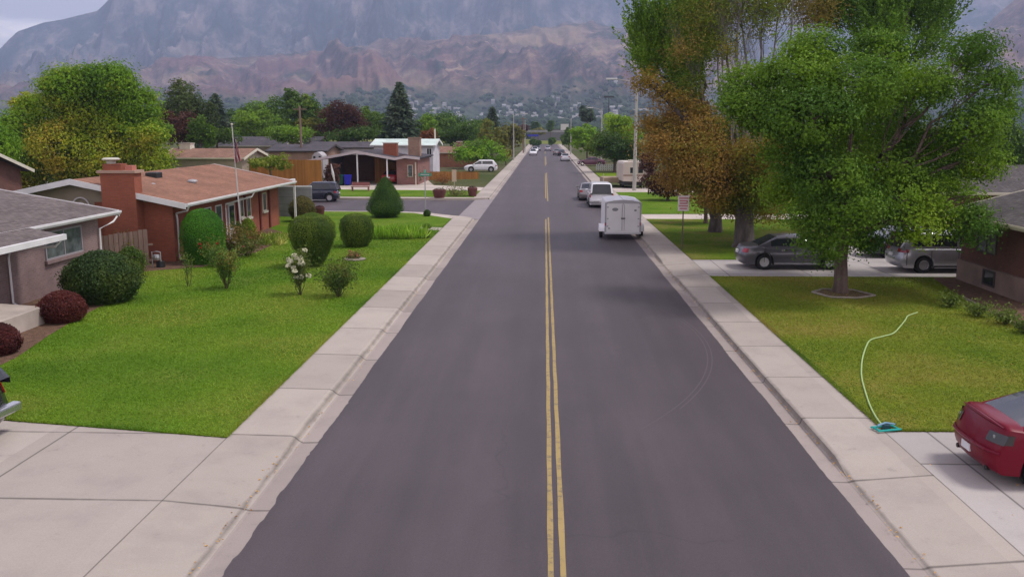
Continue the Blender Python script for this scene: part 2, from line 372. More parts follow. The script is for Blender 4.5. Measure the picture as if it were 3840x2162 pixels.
def shrub(name, label, cat, x0, x1, y0, y1, pal, prof, n, size, group=None, depth=1., Yq=None, sc=1.2, core=True, fuzz=.05, trunk=None):
    """clipped or loose shrub of revolution; prof = [(t from bottom 0..1, half width 0..1)]"""
    xc = (x0+x1)/2; b = G(xc, y1); s = PX(b.y); W = (x1-x0)/s/2; H = (y1-y0)/s*1.02; t = thing(name, label, cat, (b.x, b.y+W*.35, .13), 0, group)
    pz = np.array([p[0] for p in prof]); pw = np.array([p[1] for p in prof])
    u = RNG.random(n*2); wv = np.interp(u, pz, pw); keep = RNG.random(n*2) < wv+.12; u = u[keep][:n]; wv = np.interp(u, pz, pw); m_ = len(u); a = RNG.random(m_)*2*PI
    top = RNG.random(m_) < .18; q = np.where(top, np.sqrt(RNG.random(m_)), 1.)*(1+RNG.normal(0, fuzz, m_))
    lump = 1+.10*(vnoise(np.stack([np.cos(a)*2, np.sin(a)*2, u*4], 1), 1.2, int(x0))-.5)*2
    rr = wv*q*lump; uu = np.where(top, np.interp(q*pw.max()*.98, pw[::-1][:3] if False else np.array([0, pw.max()]), np.array([.985, pz[int(np.argmax(pw))]])), u)
    # top cap follows the profile above its widest ring
    im = int(np.argmax(pw)); uu = np.where(top, np.interp(np.minimum(rr, pw[im]), pw[im:][::-1], pz[im:][::-1]), u)
    P = np.stack([np.cos(a)*rr*W, np.sin(a)*rr*W*depth, uu*H], 1); P += RNG.normal(size=P.shape)*fuzz*W*.35
    slope = np.gradient(pw, pz); sl_ = np.interp(uu, pz, slope)
    N = np.stack([np.cos(a), np.sin(a), -sl_*W/max(H, .1)], 1)+RNG.normal(size=P.shape)*.45
    cr_ = None
    if core:
        ks = np.linspace(0, 1, 12); kw = np.interp(ks, pz, pw)*.9; V = []; F = []; m2 = 20
        for i, kk in enumerate(ks):
            for j in range(m2): V.append((math.cos(2*PI*j/m2)*kw[i]*W, math.sin(2*PI*j/m2)*kw[i]*W*depth, kk*H*.96))
        for i in range(11):
            for j in range(m2):
                p0, p1, p2, p3 = i*m2+j, i*m2+(j+1) % m2, (i+1)*m2+(j+1) % m2, (i+1)*m2+j; F += [(p0, p1, p2), (p0, p2, p3)]
        V.append((0, 0, H*.96)); F += [(11*m2+j, 11*m2+(j+1) % m2, len(V)-1) for j in range(m2)]
        cr_ = (np.array(V), np.array(F), np.array(pal[0])*TINT*.8)
    leaves('foliage', P, N, size*(.7+.6*RNG.random(m_)), tint(P, pal, .3, sc, int(x0)), t, .6, core=cr_)
    if trunk: MB().tube([(0, 0, -.05), (0, 0, H*.4)], trunk, 8).build('stem', bark, t)
    return t
def stemmy(name, label, cat, loc, w, h, ns, pal, leaf=.07, nl=900, group=None, bloom=None, nb=0, bloom_sz=.09):
    """open rose-like shrub: bare stems, loose leaves, blooms"""
    t = thing(name, label, cat, loc, 0, group); mb = MB(); P = []
    for i in range(ns):
        a = 2*PI*i/ns+random.random(); r = w/2*random.uniform(.35, 1); hh = h*random.uniform(.6, 1); e = Vector((math.cos(a)*r, math.sin(a)*r, hh))
        p, q = limb((random.uniform(-.05, .05), random.uniform(-.05, .05), 0), e, .016, .005, .12, 5); mb.tube(p, q, 4, False)
        for k in range(nl//ns):
            f = random.uniform(.25, 1.05)**.8*5; i0 = min(4, int(f)); v = p[i0].lerp(p[i0+1], min(1.1, f-i0)); sp = .05+.10*w*(f/5)
            P.append((v.x+random.gauss(0, sp), v.y+random.gauss(0, sp), v.z+random.gauss(0, sp*.9)))
    mb.build('stems', mat('green_stem', (.08, .08, .03), .8), t); P = np.array(P); P[:, 2] = np.abs(P[:, 2])
    leaves('foliage', P, unit(len(P))+np.array([0, 0, .6]), leaf*(.6+.8*RNG.random(len(P))), tint(P, pal, .35, 2.), t, .62)
    if nb:
        for i in range(nb):
            j = random.randrange(len(P)//2, len(P)); c = P[j]+np.array([0, 0, .04]); m_ = 14; D = unit(m_); D[:, 2] = abs(D[:, 2])
            b_ = leaves('bloom', c+D*bloom_sz*.35, D, bloom_sz, np.tile(bloom, (m_, 1))*(1+RNG.uniform(-.2, .2, (m_, 1))), t, .9)
    return t
def blades(name, label, cat, loc, w, d, h, n, pal, group=None, kind=None, bl=.035, lean=.35):
    """sword leaves rising from the ground in a clump (iris, daylily)"""
    t = thing(name, label, cat, loc, 0, group); B = np.stack([RNG.uniform(-w/2, w/2, n), RNG.uniform(-d/2, d/2, n), np.zeros(n)], 1)
    U = RNG.normal(size=(n, 3))*lean+np.array([0, 0, 1.]); U /= np.linalg.norm(U, axis=1, keepdims=True); L = h*(.6+.5*RNG.random(n))
    leaves('foliage', B+U*(L/2)[:, None], np.cross(U, unit(n)), L, tint(B, pal, .3, 1.5), t, bl*2/h, U, .02); return t
# ================================================================== SETTING
def concrete(name, col, period=3.22, phase=.62, xj=(), dirtx=None, var=.2, gut=None):
    m = mat(name, col, .88, spec=.2); g = NG(m); o = g.geo(); x, y, z = g.sep(o)
    k = g.m('DIVIDE', g.m('SUBTRACT', y, phase), period); fr = g.m('FRACT', k); idx = g.m('FLOOR', k)
    dj = g.m('MULTIPLY', g.m('MINIMUM', fr, g.m('SUBTRACT', 1., fr)), period)
    wob = g.m('MULTIPLY', g.m('SUBTRACT', g.noise(o, 2.2, 3), .5), .05); dj = g.m('ADD', dj, wob)
    line = g.ramp(dj, (0., .42), (.012, .5), (.045, 1.))
    wn = nd(g.t, 'ShaderNodeTexWhiteNoise', noise_dimensions='2D'); g.link(g.comb(idx, g.m('FLOOR', g.m('MULTIPLY', x, .3)), 0.), wn.inputs['Vector'])
    c = g.mix(1., col, line, 'MULTIPLY'); c = g.mix(1., c, g.ramp(wn.outputs[0], (0., 1-var*.7), (1., 1+var*.4)), 'MULTIPLY')
    c = g.mix(1., c, g.ramp(g.noise(o, .8, 8, .65), (.25, (.84, .83, .84)), (.5, (1, .99, .97)), (.75, (1.05, 1.04, 1.03))), 'MULTIPLY')
    c = g.mix(1., c, g.ramp(g.noise(o, 45, 3), (.3, .93), (.7, 1.05)), 'MULTIPLY')
    c = g.mix(1., c, g.ramp(g.noise(o, 3.2, 6, .75), (.30, .84), (.38, 1.)), 'MULTIPLY')
    for xx in xj:
        d = g.m('ABSOLUTE', g.m('ADD', g.m('SUBTRACT', x, xx), g.m('MULTIPLY', wob, .25))); c = g.mix(1., c, g.ramp(d, (0., .38), (.012, .45), (.03, 1.)), 'MULTIPLY')
    if dirtx is not None:
        d = g.m('ABSOLUTE', g.m('ADD', g.m('SUBTRACT', x, dirtx), g.m('MULTIPLY', wob, 1.2))); c = g.mix(1., c, g.ramp(g.m('ADD', d, g.m('MULTIPLY', g.noise(o, 1.7, 5, .7), .12)), (.05, .55), (.13, 1.)), 'MULTIPLY')
    if gut: c = g.mix(g.m('LESS_THAN', g.m('ABSOLUTE', x), gut), c, g.mix(1., c, (.84, .82, .85), 'MULTIPLY'))
    g.col(c); g.bump(g.noise(o, 120, 2), .002, .5); return m
CON = (.395, .35, .32)
walk_l = concrete('concrete_walk', CON, 3.22, .62, (-6.3,), -4.95, gut=4.86)
walk_r = concrete('concrete_walk_east', CON, 3.15, 2.45, (6.95,), 5.53, gut=5.48)
drive_m = concrete('concrete_drive', (.395, .352, .325), 3.22, .62, (-9.6, -12.9, 10.4, 13.8))
drive_r = concrete('concrete_drive_east', (.40, .37, .365), 3.6, 1.2, (7.8, 11.2, 14.6))
pale_con = concrete('concrete_pale', (.5, .44, .4), 2.4, .3)

asph = mat('asphalt', (.10, .082, .094), .62, spec=.45); g = NG(asph); o = g.geo()
c = g.mix(1., (.067, .053, .060), g.ramp(g.noise(o, .6, 5, .6, (1, .04, 1)), (.3, .78), (.7, 1.2)), 'MULTIPLY')
c = g.mix(1., c, g.ramp(g.noise(o, .16, 5, .6), (.3, (.86, .84, .86)), (.7, (1.12, 1.1, 1.12))), 'MULTIPLY')
c = g.mix(1., c, g.ramp(g.noise(o, 1.6, 6, .7, (1, .16, 1)), (.32, .9), (.68, 1.07)), 'MULTIPLY')
c = g.mix(1., c, g.ramp(g.noise(o, 75, 2, .6), (.25, .70), (.75, 1.3)), 'MULTIPLY')
vor = nd(g.t, 'ShaderNodeTexVoronoi', feature='DISTANCE_TO_EDGE'); vor.inputs['Scale'].default_value = .13
wv = nd(g.t, 'ShaderNodeVectorMath', operation='ADD'); nv = nd(g.t, 'ShaderNodeTexNoise'); nv.inputs['Scale'].default_value = .7; g.link(o, nv.inputs[0])
sc_ = nd(g.t, 'ShaderNodeVectorMath', operation='SCALE'); sc_.inputs['Scale'].default_value = 2.2; g.link(nv.outputs['Color'], sc_.inputs[0]); g.link(o, wv.inputs[0]); g.link(sc_.outputs[0], wv.inputs[1]); g.link(wv.outputs[0], vor.inputs[0])
crk = g.ramp(vor.outputs[0], (0., .80), (.004, 1.)); msk = g.ramp(g.noise(o, .11, 2), (.5, 0.), (.56, 1.))
c = g.mix(msk, c, g.mix(1., c, crk, 'MULTIPLY')); g.col(c); g.bump(g.noise(o, 160, 2), .003, .5)

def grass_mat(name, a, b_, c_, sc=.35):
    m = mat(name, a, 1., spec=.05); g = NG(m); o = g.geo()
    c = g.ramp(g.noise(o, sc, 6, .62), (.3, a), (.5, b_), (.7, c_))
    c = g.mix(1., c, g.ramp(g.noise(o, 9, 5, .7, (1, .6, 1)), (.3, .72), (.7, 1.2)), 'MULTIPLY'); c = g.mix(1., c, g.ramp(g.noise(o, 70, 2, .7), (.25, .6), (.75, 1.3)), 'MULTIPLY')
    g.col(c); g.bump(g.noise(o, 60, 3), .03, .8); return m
lawn_m = grass_mat('lawn_green', (.07, .15, .010), (.11, .20, .016), (.16, .22, .03))
lawn_dry = grass_mat('lawn_dry', (.11, .18, .012), (.17, .21, .02), (.26, .22, .05))
field_m = grass_mat('field_grass', (.12, .17, .03), (.18, .2, .05), (.22, .2, .09), .05)
gm = grass_mat('ground_cover', (.05, .075, .02), (.09, .10, .04), (.14, .12, .08), .05)

def strip(name, edges, z, m):   # edges: list of (y, xl, xr)
    V = []; F = []
    for y, a, b in edges: V += [(a, y, z), (b, y, z)]
    for i in range(len(edges)-1): F.append((2*i, 2*i+1, 2*i+3, 2*i+2))
    mb = MB(); mb.add(V, F); o = mb.build(name, m); o['kind'] = 'structure'; return o
# ground sheet
mb = MB(); mb.add([(-9000, -300, -.06), (9000, -300, -.06), (9000, 9000, -.06), (-9000, 9000, -.06)], [(0, 1, 2, 3)]); mb.build('ground', gm)['kind'] = 'structure'
# main road with a slightly ragged edge laid over the gutter
ed = []; y = 2.
while y < 366:
    st = .12 if y < 45 else 3.
    k = 1 if y < 45 else .4
    rag = lambda s: k*((.03 if s == 0 and random.random() < .10 and y < 20 else .006)*random.uniform(-1, 1)+.012*math.sin(y*.9+s)+.006*math.sin(y*2.3+2*s))
    ed.append((y, -4.5-rag(0)-(.028 if (y < 14.3 and math.sin(y*5) > .4) else 0), 5.17+rag(3))); y += st
strip('road', ed, .006, asph)
side = slab('side_street', [(-4.9, 63.6), (-4.9, 77.9), (-7.5, 77.6), (-80, 78.6), (-80, 66.2), (-10.8, 65.3), (-7.6, 63.2)], -.05, -.004, asph)
pan = slab('gutter_pan', [(-4.48, 61), (-4.48, 79), (-6.1, 78.2), (-6.2, 61)], -.05, .0005, concrete('concrete_gutter', (.3, .265, .28), 30, 4)) if True else None
def kerb_walk(name, sgn, prof, drop_prof, drops, y0, y1, m):
    ys = [y0]; y = y0
    while y < y1: y += (1. if y < 60 else 6.); ys.append(min(y, y1))
    for a, b in drops: ys += [a-.9, a, b, b+.9]
    ys = sorted(set(v for v in ys if y0 <= v <= y1)); V = []; F = []; n = len(prof)
    for y in ys:
        f = max([max(0, min(1, min((y-a+.9)/.9, (b+.9-y)/.9))) for a, b in drops] or [0])
        for p, q in zip(prof, drop_prof): V.append((sgn*(p[0]*(1-f)+q[0]*f), y, p[1]*(1-f)+q[1]*f))
    for i in range(len(ys)-1):
        for j in range(n-1): F.append((i*n+j, i*n+j+1, (i+1)*n+j+1, (i+1)*n+j))
    V += [(sgn*prof[-1][0], ys[0], -.06), (sgn*prof[-1][0], ys[-1], -.06)]; k = (len(ys)-1)*n
    F += [tuple([len(V)-2]+[j for j in range(n)]), tuple([len(V)-1]+[k+j for j in range(n)])]
    mb = MB(); mb.add(V, F); o = mb.build(name, m); o['kind'] = 'structure'; return o
PL = [(4.40, .002), (4.82, -.012), (4.90, .03), (4.98, .105), (5.06, .13), (6.3, .15)]; PLd = [(4.40, .002), (4.82, -.006), (4.90, .012), (5.0, .035), (5.35, .07), (6.3, .15)]
kerb_walk('sidewalk_west', -1, PL, PLd, [(2, 15.8)], 2, 60.9, walk_l); kerb_walk('sidewalk_west_far', -1, PL, PLd, [(124, 132)], 79, 360, walk_l)
PR = [(5.05, .002), (5.46, -.012), (5.50, .02), (5.53, .12), (5.60, .14), (6.95, .155)]; PRd = [(5.05, .002), (5.46, -.004), (5.50, .008), (5.56, .03), (5.9, .06), (6.95, .155)]
kerb_walk('sidewalk_east', 1, PR, PRd, [(2, 15.2), (37, 40.6), (60.5, 63.5), (86, 91)], 2, 360, walk_r)
slab('corner_walk', [(-5.02, 60.9), (-6.3, 60.9), (-6.35, 59.9), (-7.6, 61.6), (-9.4, 63.9), (-12, 64.9), (-45, 65.4), (-45, 65.75), (-11.6, 65.35), (-8.8, 64.6), (-7.0, 62.7), (-5.9, 61.8)], -.05, .148, pale_con)
slab('corner_walk_far', [(-5.02, 79), (-6.3, 79), (-9, 79.2), (-60, 80), (-60, 78.7), (-9, 78.0), (-6.4, 78.3), (-5.3, 78.7)], -.05, .146, pale_con)
# driveways and lawns
slab('driveway_west', [(-6.302, 2), (-6.302, 16.5), (-11.5, 17.4), (-32, 20.9), (-32, 2)], -.05, .148, drive_m)
slab('driveway_east', [(6.952, 2), (6.952, 17.35), (24, 17.6), (24, 2)], -.05, .15, drive_r)
slab('driveway_shared', [(6.952, 36.5), (6.952, 41.2), (13, 41.4), (15, 46.5), (34, 47), (34, 36.9)], -.05, .151, drive_r)
slab('path_east', [(6.952, 60.2), (6.952, 63.6), (32, 65), (32, 60.6)], -.05, .15, pale_con)
slab('driveway_far_east', [(6.952, 86), (6.952, 92.5), (40, 93), (40, 86)], -.05, .15, pale_con)
slab('walk_stub', [(-6.302, 52.9), (-6.302, 54.3), (-7.7, 54.5), (-7.7, 53.1)], .1, .176, pale_con)
LW = [(-6.32, 16.53), (-6.32, 52.5), (-6.32, 59.9), (-7.7, 61.7), (-9.5, 63.85), (-12, 64.8), (-36, 65.2), (-36, 21.6), (-11.5, 17.45)]
slab('lawn_west', LW, -.05, .165, lawn_m)
LE = [(6.97, 17.4), (6.97, 36.45), (34, 36.85), (34, 17.65)]
slab('lawn_east', LE, -.05, .17, lawn_dry)
LE2 = [(6.97, 41.25), (6.97, 60.15), (32, 60.55), (32, 47.1), (15, 46.6), (13, 41.45)]
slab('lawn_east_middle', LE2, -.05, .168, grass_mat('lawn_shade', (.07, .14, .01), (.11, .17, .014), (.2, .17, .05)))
slab('lawn_east_third', [(6.97, 63.7), (6.97, 85.9), (40, 85.9), (40, 65.3), (32, 65.1)], -.05, .166, lawn_m)
slab('lawn_east_far', [(6.97, 92.6), (6.97, 350), (90, 350), (90, 93.2), (40, 93.1)], -.05, .15, gm)
slab('lawn_east_bright', [(7.1, 106), (7.1, 124), (14, 124), (14, 104)], .1, .17, grass_mat('lawn_bright', (.1, .18, .012), (.15, .23, .015), (.18, .24, .02)))
slab('lawn_west_far', [(-6.32, 79.25), (-9, 79.45), (-60, 80.25), (-60, 92.2), (-6.32, 87.6)], -.05, .165, lawn_m)
slab('driveway_far_west', [(-6.32, 87.7), (-6.32, 92.5), (-12, 96), (-14, 106), (-36, 106), (-60, 100), (-60, 92.3)], -.05, .15, pale_con)
slab('lawn_west_rear', [(-6.32, 92.6), (-6.32, 350), (-140, 350), (-140, 78), (-60.1, 80), (-60.1, 100.1), (-36, 106.1), (-14, 106.1), (-12, 96.1)], -.05, .145, gm)
slab('side_yard_west', [(-36.1, 21.6), (-36.1, 65.2), (-120, 66), (-120, 2), (-32.1, 2), (-32.1, 21)], -.05, .14, gm)
slab('field', [(-120, 367), (140, 367), (140, 520), (-120, 520)], -.05, .1, field_m)
slab('cross_road', [(-120, 360.2), (140, 360.2), (140, 366.9), (-120, 366.9)], -.05, -.003, asph)
# planting beds
bed_w = [tuple(G(x, y).xy) for x, y in ((-60, 1400), (60, 1345), (180, 1262), (300, 1190), (400, 1140), (480, 1075), (505, 1022), (640, 1012), (760, 1003), (850, 975), (960, 948), (1010, 925), (1085, 880))]
slab('planting_bed_west', bed_w+[(-18.3, 55.5), (-18.3, 18.5)], .1, .172, soil)
slab('planting_bed_east', [(14.3, 17.7), (14.7, 26.6), (15.25, 32.1), (16.0, 36.4), (17.6, 36.4), (17.6, 30), (26, 30), (26, 17.7)], .1, .178, soil)
# yellow paint
ym = mat('road_paint', (.42, .27, .06), .7); g = NG(ym); o = g.geo()
g.col(g.mix(g.ramp(g.noise(o, 5, 6, .75), (.34, 0.), (.5, 1.)), (.16, .13, .09), g.mix(g.noise(o, .6, 3), (.30, .22, .085), (.40, .29, .12))))
def paint(name, segs):
    mb = MB()
    for a, b, y0, y1 in segs:
        n = max(2, int((y1-y0)/1.)); mb.add([(x, y0+(y1-y0)*i/n, .010) for i in range(n+1) for x in (a+.006*math.sin(i*2.1), b+.006*math.sin(i*1.7+1))], [(2*i, 2*i+1, 2*i+3, 2*i+2) for i in range(n)])
    mb.build(name, ym)['kind'] = 'structure'
paint('road_marking', [(.085, .175, 2, 61.3), (.262, .352, 2, 62.5), (.10, .20, 80, 125), (.27, .37, 77, 127), (.10, .22, 152, 200), (.28, .38, 156, 204), (.1, .25, 225, 290)])

# mown grass standing on the lawns
def grass(name, polys, dens, h, pal, label, y0=None, y1=None, z=.165, sd=0):
    Ps = []
    for poly, dn in polys:
        pl = np.array(poly); mn, mx = pl.min(0), pl.max(0); n = int((mx-mn).prod()*dn); p = RNG.uniform(mn, mx, (n, 2)); ins = np.zeros(n, bool)
        for i in range(len(pl)):
            a, b = pl[i], pl[(i+1) % len(pl)]; cr_ = (a[1] > p[:, 1]) != (b[1] > p[:, 1])
            with np.errstate(divide='ignore', invalid='ignore'): xi = (b[0]-a[0])*(p[:, 1]-a[1])/(b[1]-a[1])+a[0]
            ins ^= cr_ & (p[:, 0] < xi)
        p = p[ins]; Ps.append(p[RNG.random(len(p)) < np.clip((19/np.maximum(p[:, 1], 8))**1.3, .18, 1)])
    p = np.concatenate(Ps); n = len(p); B = np.concatenate([p, np.full((n, 1), z)], 1); a = RNG.random(n)*2*PI; wd = (.006+.008*RNG.random(n))*(np.maximum(p[:, 1], 18)/18)
    hh = h*(.55+.6*RNG.random(n)); dr = np.stack([np.cos(a), np.sin(a), np.zeros(n)], 1); ln = RNG.normal(size=(n, 3))*.8*hh[:, None]; ln[:, 2] = hh*.7
    V = np.stack([B-dr*wd[:, None], B+dr*wd[:, None], B+ln], 1).reshape(-1, 3); F = np.arange(3*n).reshape(-1, 3)
    c = np.repeat(tint(B, pal, .12, .33, sd)*(.85+.3*vnoise(B*np.array([1.2, .35, 1]), 1.1, sd+3, 3))[:, None], 3, axis=0); o = np_mesh(name, V, F, LEAF, None, c); tag(o, label, 'grass', kind='stuff'); return o
lw = [(-6.3, 16.6), (-6.3, 56)]+[p for p in bed_w[::-1][1:] if p[1] > 17.8]+[(-13.2, 17.75), (-11.5, 17.5)]
grass('grass', [(lw, 900), ([(-6.27, 16.5), (-6.27, 40), (-6.36, 40), (-6.36, 16.5)], 9000), ([(-6.3, 16.5), (-6.3, 16.62), (-11.5, 17.52), (-18, 18.7), (-18, 18.55), (-11.5, 17.4)], 5000)], 1, .05, [(.036, .088, .005), (.06, .128, .007), (.086, .148, .013), (.115, .15, .025)], 'short bright green mown grass on the west lawn', z=.163)
le = [(6.98, 17.45), (6.98, 36.4), (16, 36.4), (15.2, 32), (14.6, 26.6), (14.3, 17.6)]
grass('grass', [(le, 900), ([(6.93, 17.35), (6.93, 36.4), (7.03, 36.4), (7.03, 17.35)], 9000), ([(6.95, 17.33), (6.95, 17.45), (14, 17.6), (14, 17.5)], 5000)], 1, .05, [(.042, .085, .007), (.07, .112, .01), (.095, .12, .017), (.125, .118, .035)], 'short yellowing grass on the east lawn', z=.168, sd=5)

# ------------------------------------------------------------------ mountains
def ridged(P, sc, sd, octv=5):
    r = 0.; amp = 1.; tot = 0.; P = np.asarray(P)*sc
    for o in range(octv):
        n = 1-np.abs(vnoise(P, 1, sd+o*7)*2-1); r = r+n*n*amp; tot += amp; amp *= .52; P = P*2.05+3.1
    return r/tot
az = np.linspace(-.80, .80, 820); rr = np.concatenate([np.linspace(620, 2300, 60), np.linspace(2310, 5200, 170), np.linspace(5220, 5900, 16)])
A_, R_ = np.meshgrid(az, rr, indexing='ij'); XF = 2042+np.tan(A_)*3300
e = lambda ys, xs: np.maximum(0, (483-np.interp(XF, xs, ys))/3300)
e1 = e([300, 325, 345, 330, 275, 235, 212, 168, 150, 118, 112, 150, 215, 300, 330, 270, 110, -40, -120], [-1500, -600, 0, 300, 560, 850, 1150, 1550, 1750, 2000, 2200, 2450, 2650, 2950, 3250, 3480, 3650, 3850, 4500])
e2 = e([200, 290, 246, 205, 172, 140, 128, 96, 50, -8, -130, -230, -240, -170, -40, 12, 50, 75, 40, -12, -20, 18, -50, -200], [-1500, -600, 0, 50, 95, 200, 270, 400, 460, 520, 720, 1100, 1600, 2100, 2400, 2500, 2650, 3000, 3250, 3490, 3630, 3712, 3850, 4400])
r1, r2 = 3300., 5100.
PP = np.stack([A_.ravel()*8.0, R_.ravel()/1900, np.zeros(A_.size)], 1); warp = vnoise(PP, 1., 3, 3)-.5; PP[:, 0] += warp*1.6
sp = ridged(PP, 1.3, 21, 6).reshape(A_.shape); fine = ridged(np.stack([A_.ravel()*30, R_.ravel()/420, warp*2], 1), 1., 5, 4).reshape(A_.shape)
t1 = np.clip((R_-900)/(r1-900), 0, 1); H1 = e1*r1*(.26*t1+.74*t1**2.6)
t2 = np.clip((R_-r1)/(r2-r1), 0, 1); H2 = (e2*r2)*(t2**.85)
amp1 = 300*t1**1.4*(1-.85*np.clip(t1, 0, 1)**6); H1 = H1+(sp-.55)*amp1+(fine-.5)*90*t1**1.2*(1-.7*t1**8)
Hb = e1*r1*(1-.55*np.sin(np.clip(t2*1.3, 0, 1)*PI)*.35); H = np.where(R_ <= r1, H1, np.maximum(H2, Hb*(1-t2*1.1)))
amp2 = 430*np.sin(np.clip(t2, 0, 1)*PI)**.8; H = H+np.where(R_ > r1, (sp-.8)*amp2*1.1+(fine-.5)*170*np.sin(np.clip(t2, 0, 1)*PI), 0)
H = np.where(R_ > r2, (e2*r2)*(1-(R_-r2)/800*.35), H); H = np.maximum(H, -.0)*np.clip((R_-620)/250, 0, 1)+np.where(R_ < 700, -1., .2)
V = np.stack([np.sin(A_)*R_, np.cos(A_)*R_, H], 2).reshape(-1, 3); nr = len(rr); i, j = np.meshgrid(np.arange(len(az)-1), np.arange(nr-1), indexing='ij'); k = (i*nr+j).ravel()
F = np.stack([k, k+1, k+nr+1, k+nr], 1)
mm = mat('mountain_slope', (.2, .17, .15), 1., spec=.05); g = NG(mm); o = g.geo(); x, y, z = g.sep(o)
scrub = g.noise(o, .010, 9, .72); big = g.noise(o, .0016, 6, .6, (1, .6, 1.6)); streak = g.noise(o, .006, 9, .72, (1., .5, .8))
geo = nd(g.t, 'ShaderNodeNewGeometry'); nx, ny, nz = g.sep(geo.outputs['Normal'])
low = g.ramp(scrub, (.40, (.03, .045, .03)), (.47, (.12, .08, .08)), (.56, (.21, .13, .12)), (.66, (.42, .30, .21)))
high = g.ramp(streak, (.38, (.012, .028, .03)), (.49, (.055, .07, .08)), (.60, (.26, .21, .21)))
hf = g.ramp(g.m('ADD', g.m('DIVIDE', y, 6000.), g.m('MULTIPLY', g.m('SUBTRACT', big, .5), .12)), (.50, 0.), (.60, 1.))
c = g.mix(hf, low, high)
gold = g.ramp(g.noise(o, .0022, 7, .62, (1, .5, 2.)), (.53, 0.), (.60, .85)); c = g.mix(g.m('MULTIPLY', g.m('MULTIPLY', gold, .75), g.m('SUBTRACT', 1., hf)), c, (.42, .30, .2))
red = g.ramp(g.noise(o, .0018, 6, .6, (1, .7, 1)), (.5, 0.), (.60, .7)); c = g.mix(g.m('MULTIPLY', red, g.m('SUBTRACT', 1., hf)), c, (.19, .08, .085))
town = g.ramp(g.m('ADD', g.m('DIVIDE', z, 300.), g.m('MULTIPLY', g.m('SUBTRACT', big, .5), .5)), (.14, 1.), (.42, 0.)); c = g.mix(town, c, g.ramp(g.noise(o, .02, 5, .7), (.4, (.035, .06, .035)), (.6, (.09, .11, .07))))
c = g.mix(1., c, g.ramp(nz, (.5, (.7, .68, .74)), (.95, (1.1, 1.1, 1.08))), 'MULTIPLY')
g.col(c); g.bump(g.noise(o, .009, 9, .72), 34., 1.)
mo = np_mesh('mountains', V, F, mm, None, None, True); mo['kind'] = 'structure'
def hill_z(x, y):
    a = math.atan2(x, y); r = math.hypot(x, y); ia = int(np.clip(np.searchsorted(az, a), 0, len(az)-1)); ir = int(np.clip(np.searchsorted(rr, r), 0, nr-1)); return float(H[ia, ir])
# the town on the lower slopes: houses and tree clumps too many to count
mbh = MB(); Pt = []
for i in range(240):
    a = random.uniform(-.16, .13); r = random.uniform(900, 1900); x, y = math.sin(a)*r, math.cos(a)*r; z = hill_z(x, y); s_ = random.uniform(2.4, 4.6); rz_ = random.random()*PI
    if vnoise(np.array([[x, y, 0.]]), .004, 9)[0] < .42: continue
    mbh.box(x-s_, x+s_, y-s_*.6, y+s_*.6, z-4, z+4.5, rz_); mbh.add([(x-s_, y-s_*.6, z+4.6), (x+s_, y-s_*.6, z+4.6), (x+s_, y+s_*.6, z+4.6), (x-s_, y+s_*.6, z+4.6), (x-s_, y, z+7.5), (x+s_, y, z+7.5)], [(0, 1, 5, 4), (2, 3, 4, 5), (1, 2, 5), (3, 0, 4)])
tag(mbh.build('hillside_houses', mat('hillside_house_paint', (.3, .29, .3), .8, noise=(.02, .4, (1, 1, 1)))), 'scattered pale houses of the far town at the mountain foot', 'houses', kind='stuff')
parts = []; v0, f0 = ico((0, 0, 0), (1, 1, 1), 1, .2)
for i in range(5200):
    a = random.uniform(-.6, .6); r = 560+1500*random.random()**1.1; x, y = math.sin(a)*r, math.cos(a)*r; s_ = random.uniform(3, 7); 
    parts.append((v0*np.array([s_*1.3, s_*1.3, s_*.8])+np.array([x, y, hill_z(x, y)+s_*.4]), f0))
v, f = merge(parts); o = np_mesh('distant_wood', v, f, mat('distant_foliage', (.035, .055, .03), 1., noise=(.03, .6, (1, 1, 1)), spec=.05)); tag(o, 'dark band of far trees across the valley floor', 'trees', kind='stuff')
# haze between here and the mountains
mb = MB(); mb.box(-6000, 6000, -300, 6050, -1.2, 1700); hz = mb.build('haze', None or bpy.data.materials.new('haze')); hz['kind'] = 'stuff'
hm = hz.data.materials[0]; hm.use_nodes = True; t = hm.node_tree; t.nodes.remove(t.nodes['Principled BSDF']); pv = nd(t, 'ShaderNodeVolumePrincipled')
pv.inputs['Density'].default_value = 1.75e-4; pv.inputs['Color'].default_value = (.58, .70, 1.0, 1); pv.inputs['Anisotropy'].default_value = .2
t.links.new(pv.outputs[0], t.nodes['Material Output'].inputs['Volume']); tag(hz, 'pale blue haze between the street and the mountains', 'haze')
# faint pale tyre arcs swept across the east lane
tmk = mat('tyre_polish', (.094, .076, .086), .55); q = MB()
for (cx, cy, rad, a0, a1) in ((-9.5, 26.0, 14.2, -.62, .30), (-9.5, 26.0, 14.32, -.5, .25)):
    n_ = 40; q.add([(cx+math.cos(a)*r_, cy+math.sin(a)*r_, .0095) for a in np.linspace(a0, a1, n_) for r_ in (rad, rad+.035)], [(2*i, 2*i+1, 2*i+3, 2*i+2) for i in range(n_-1)])
q.build('tyre_marks', tmk)['kind'] = 'structure'
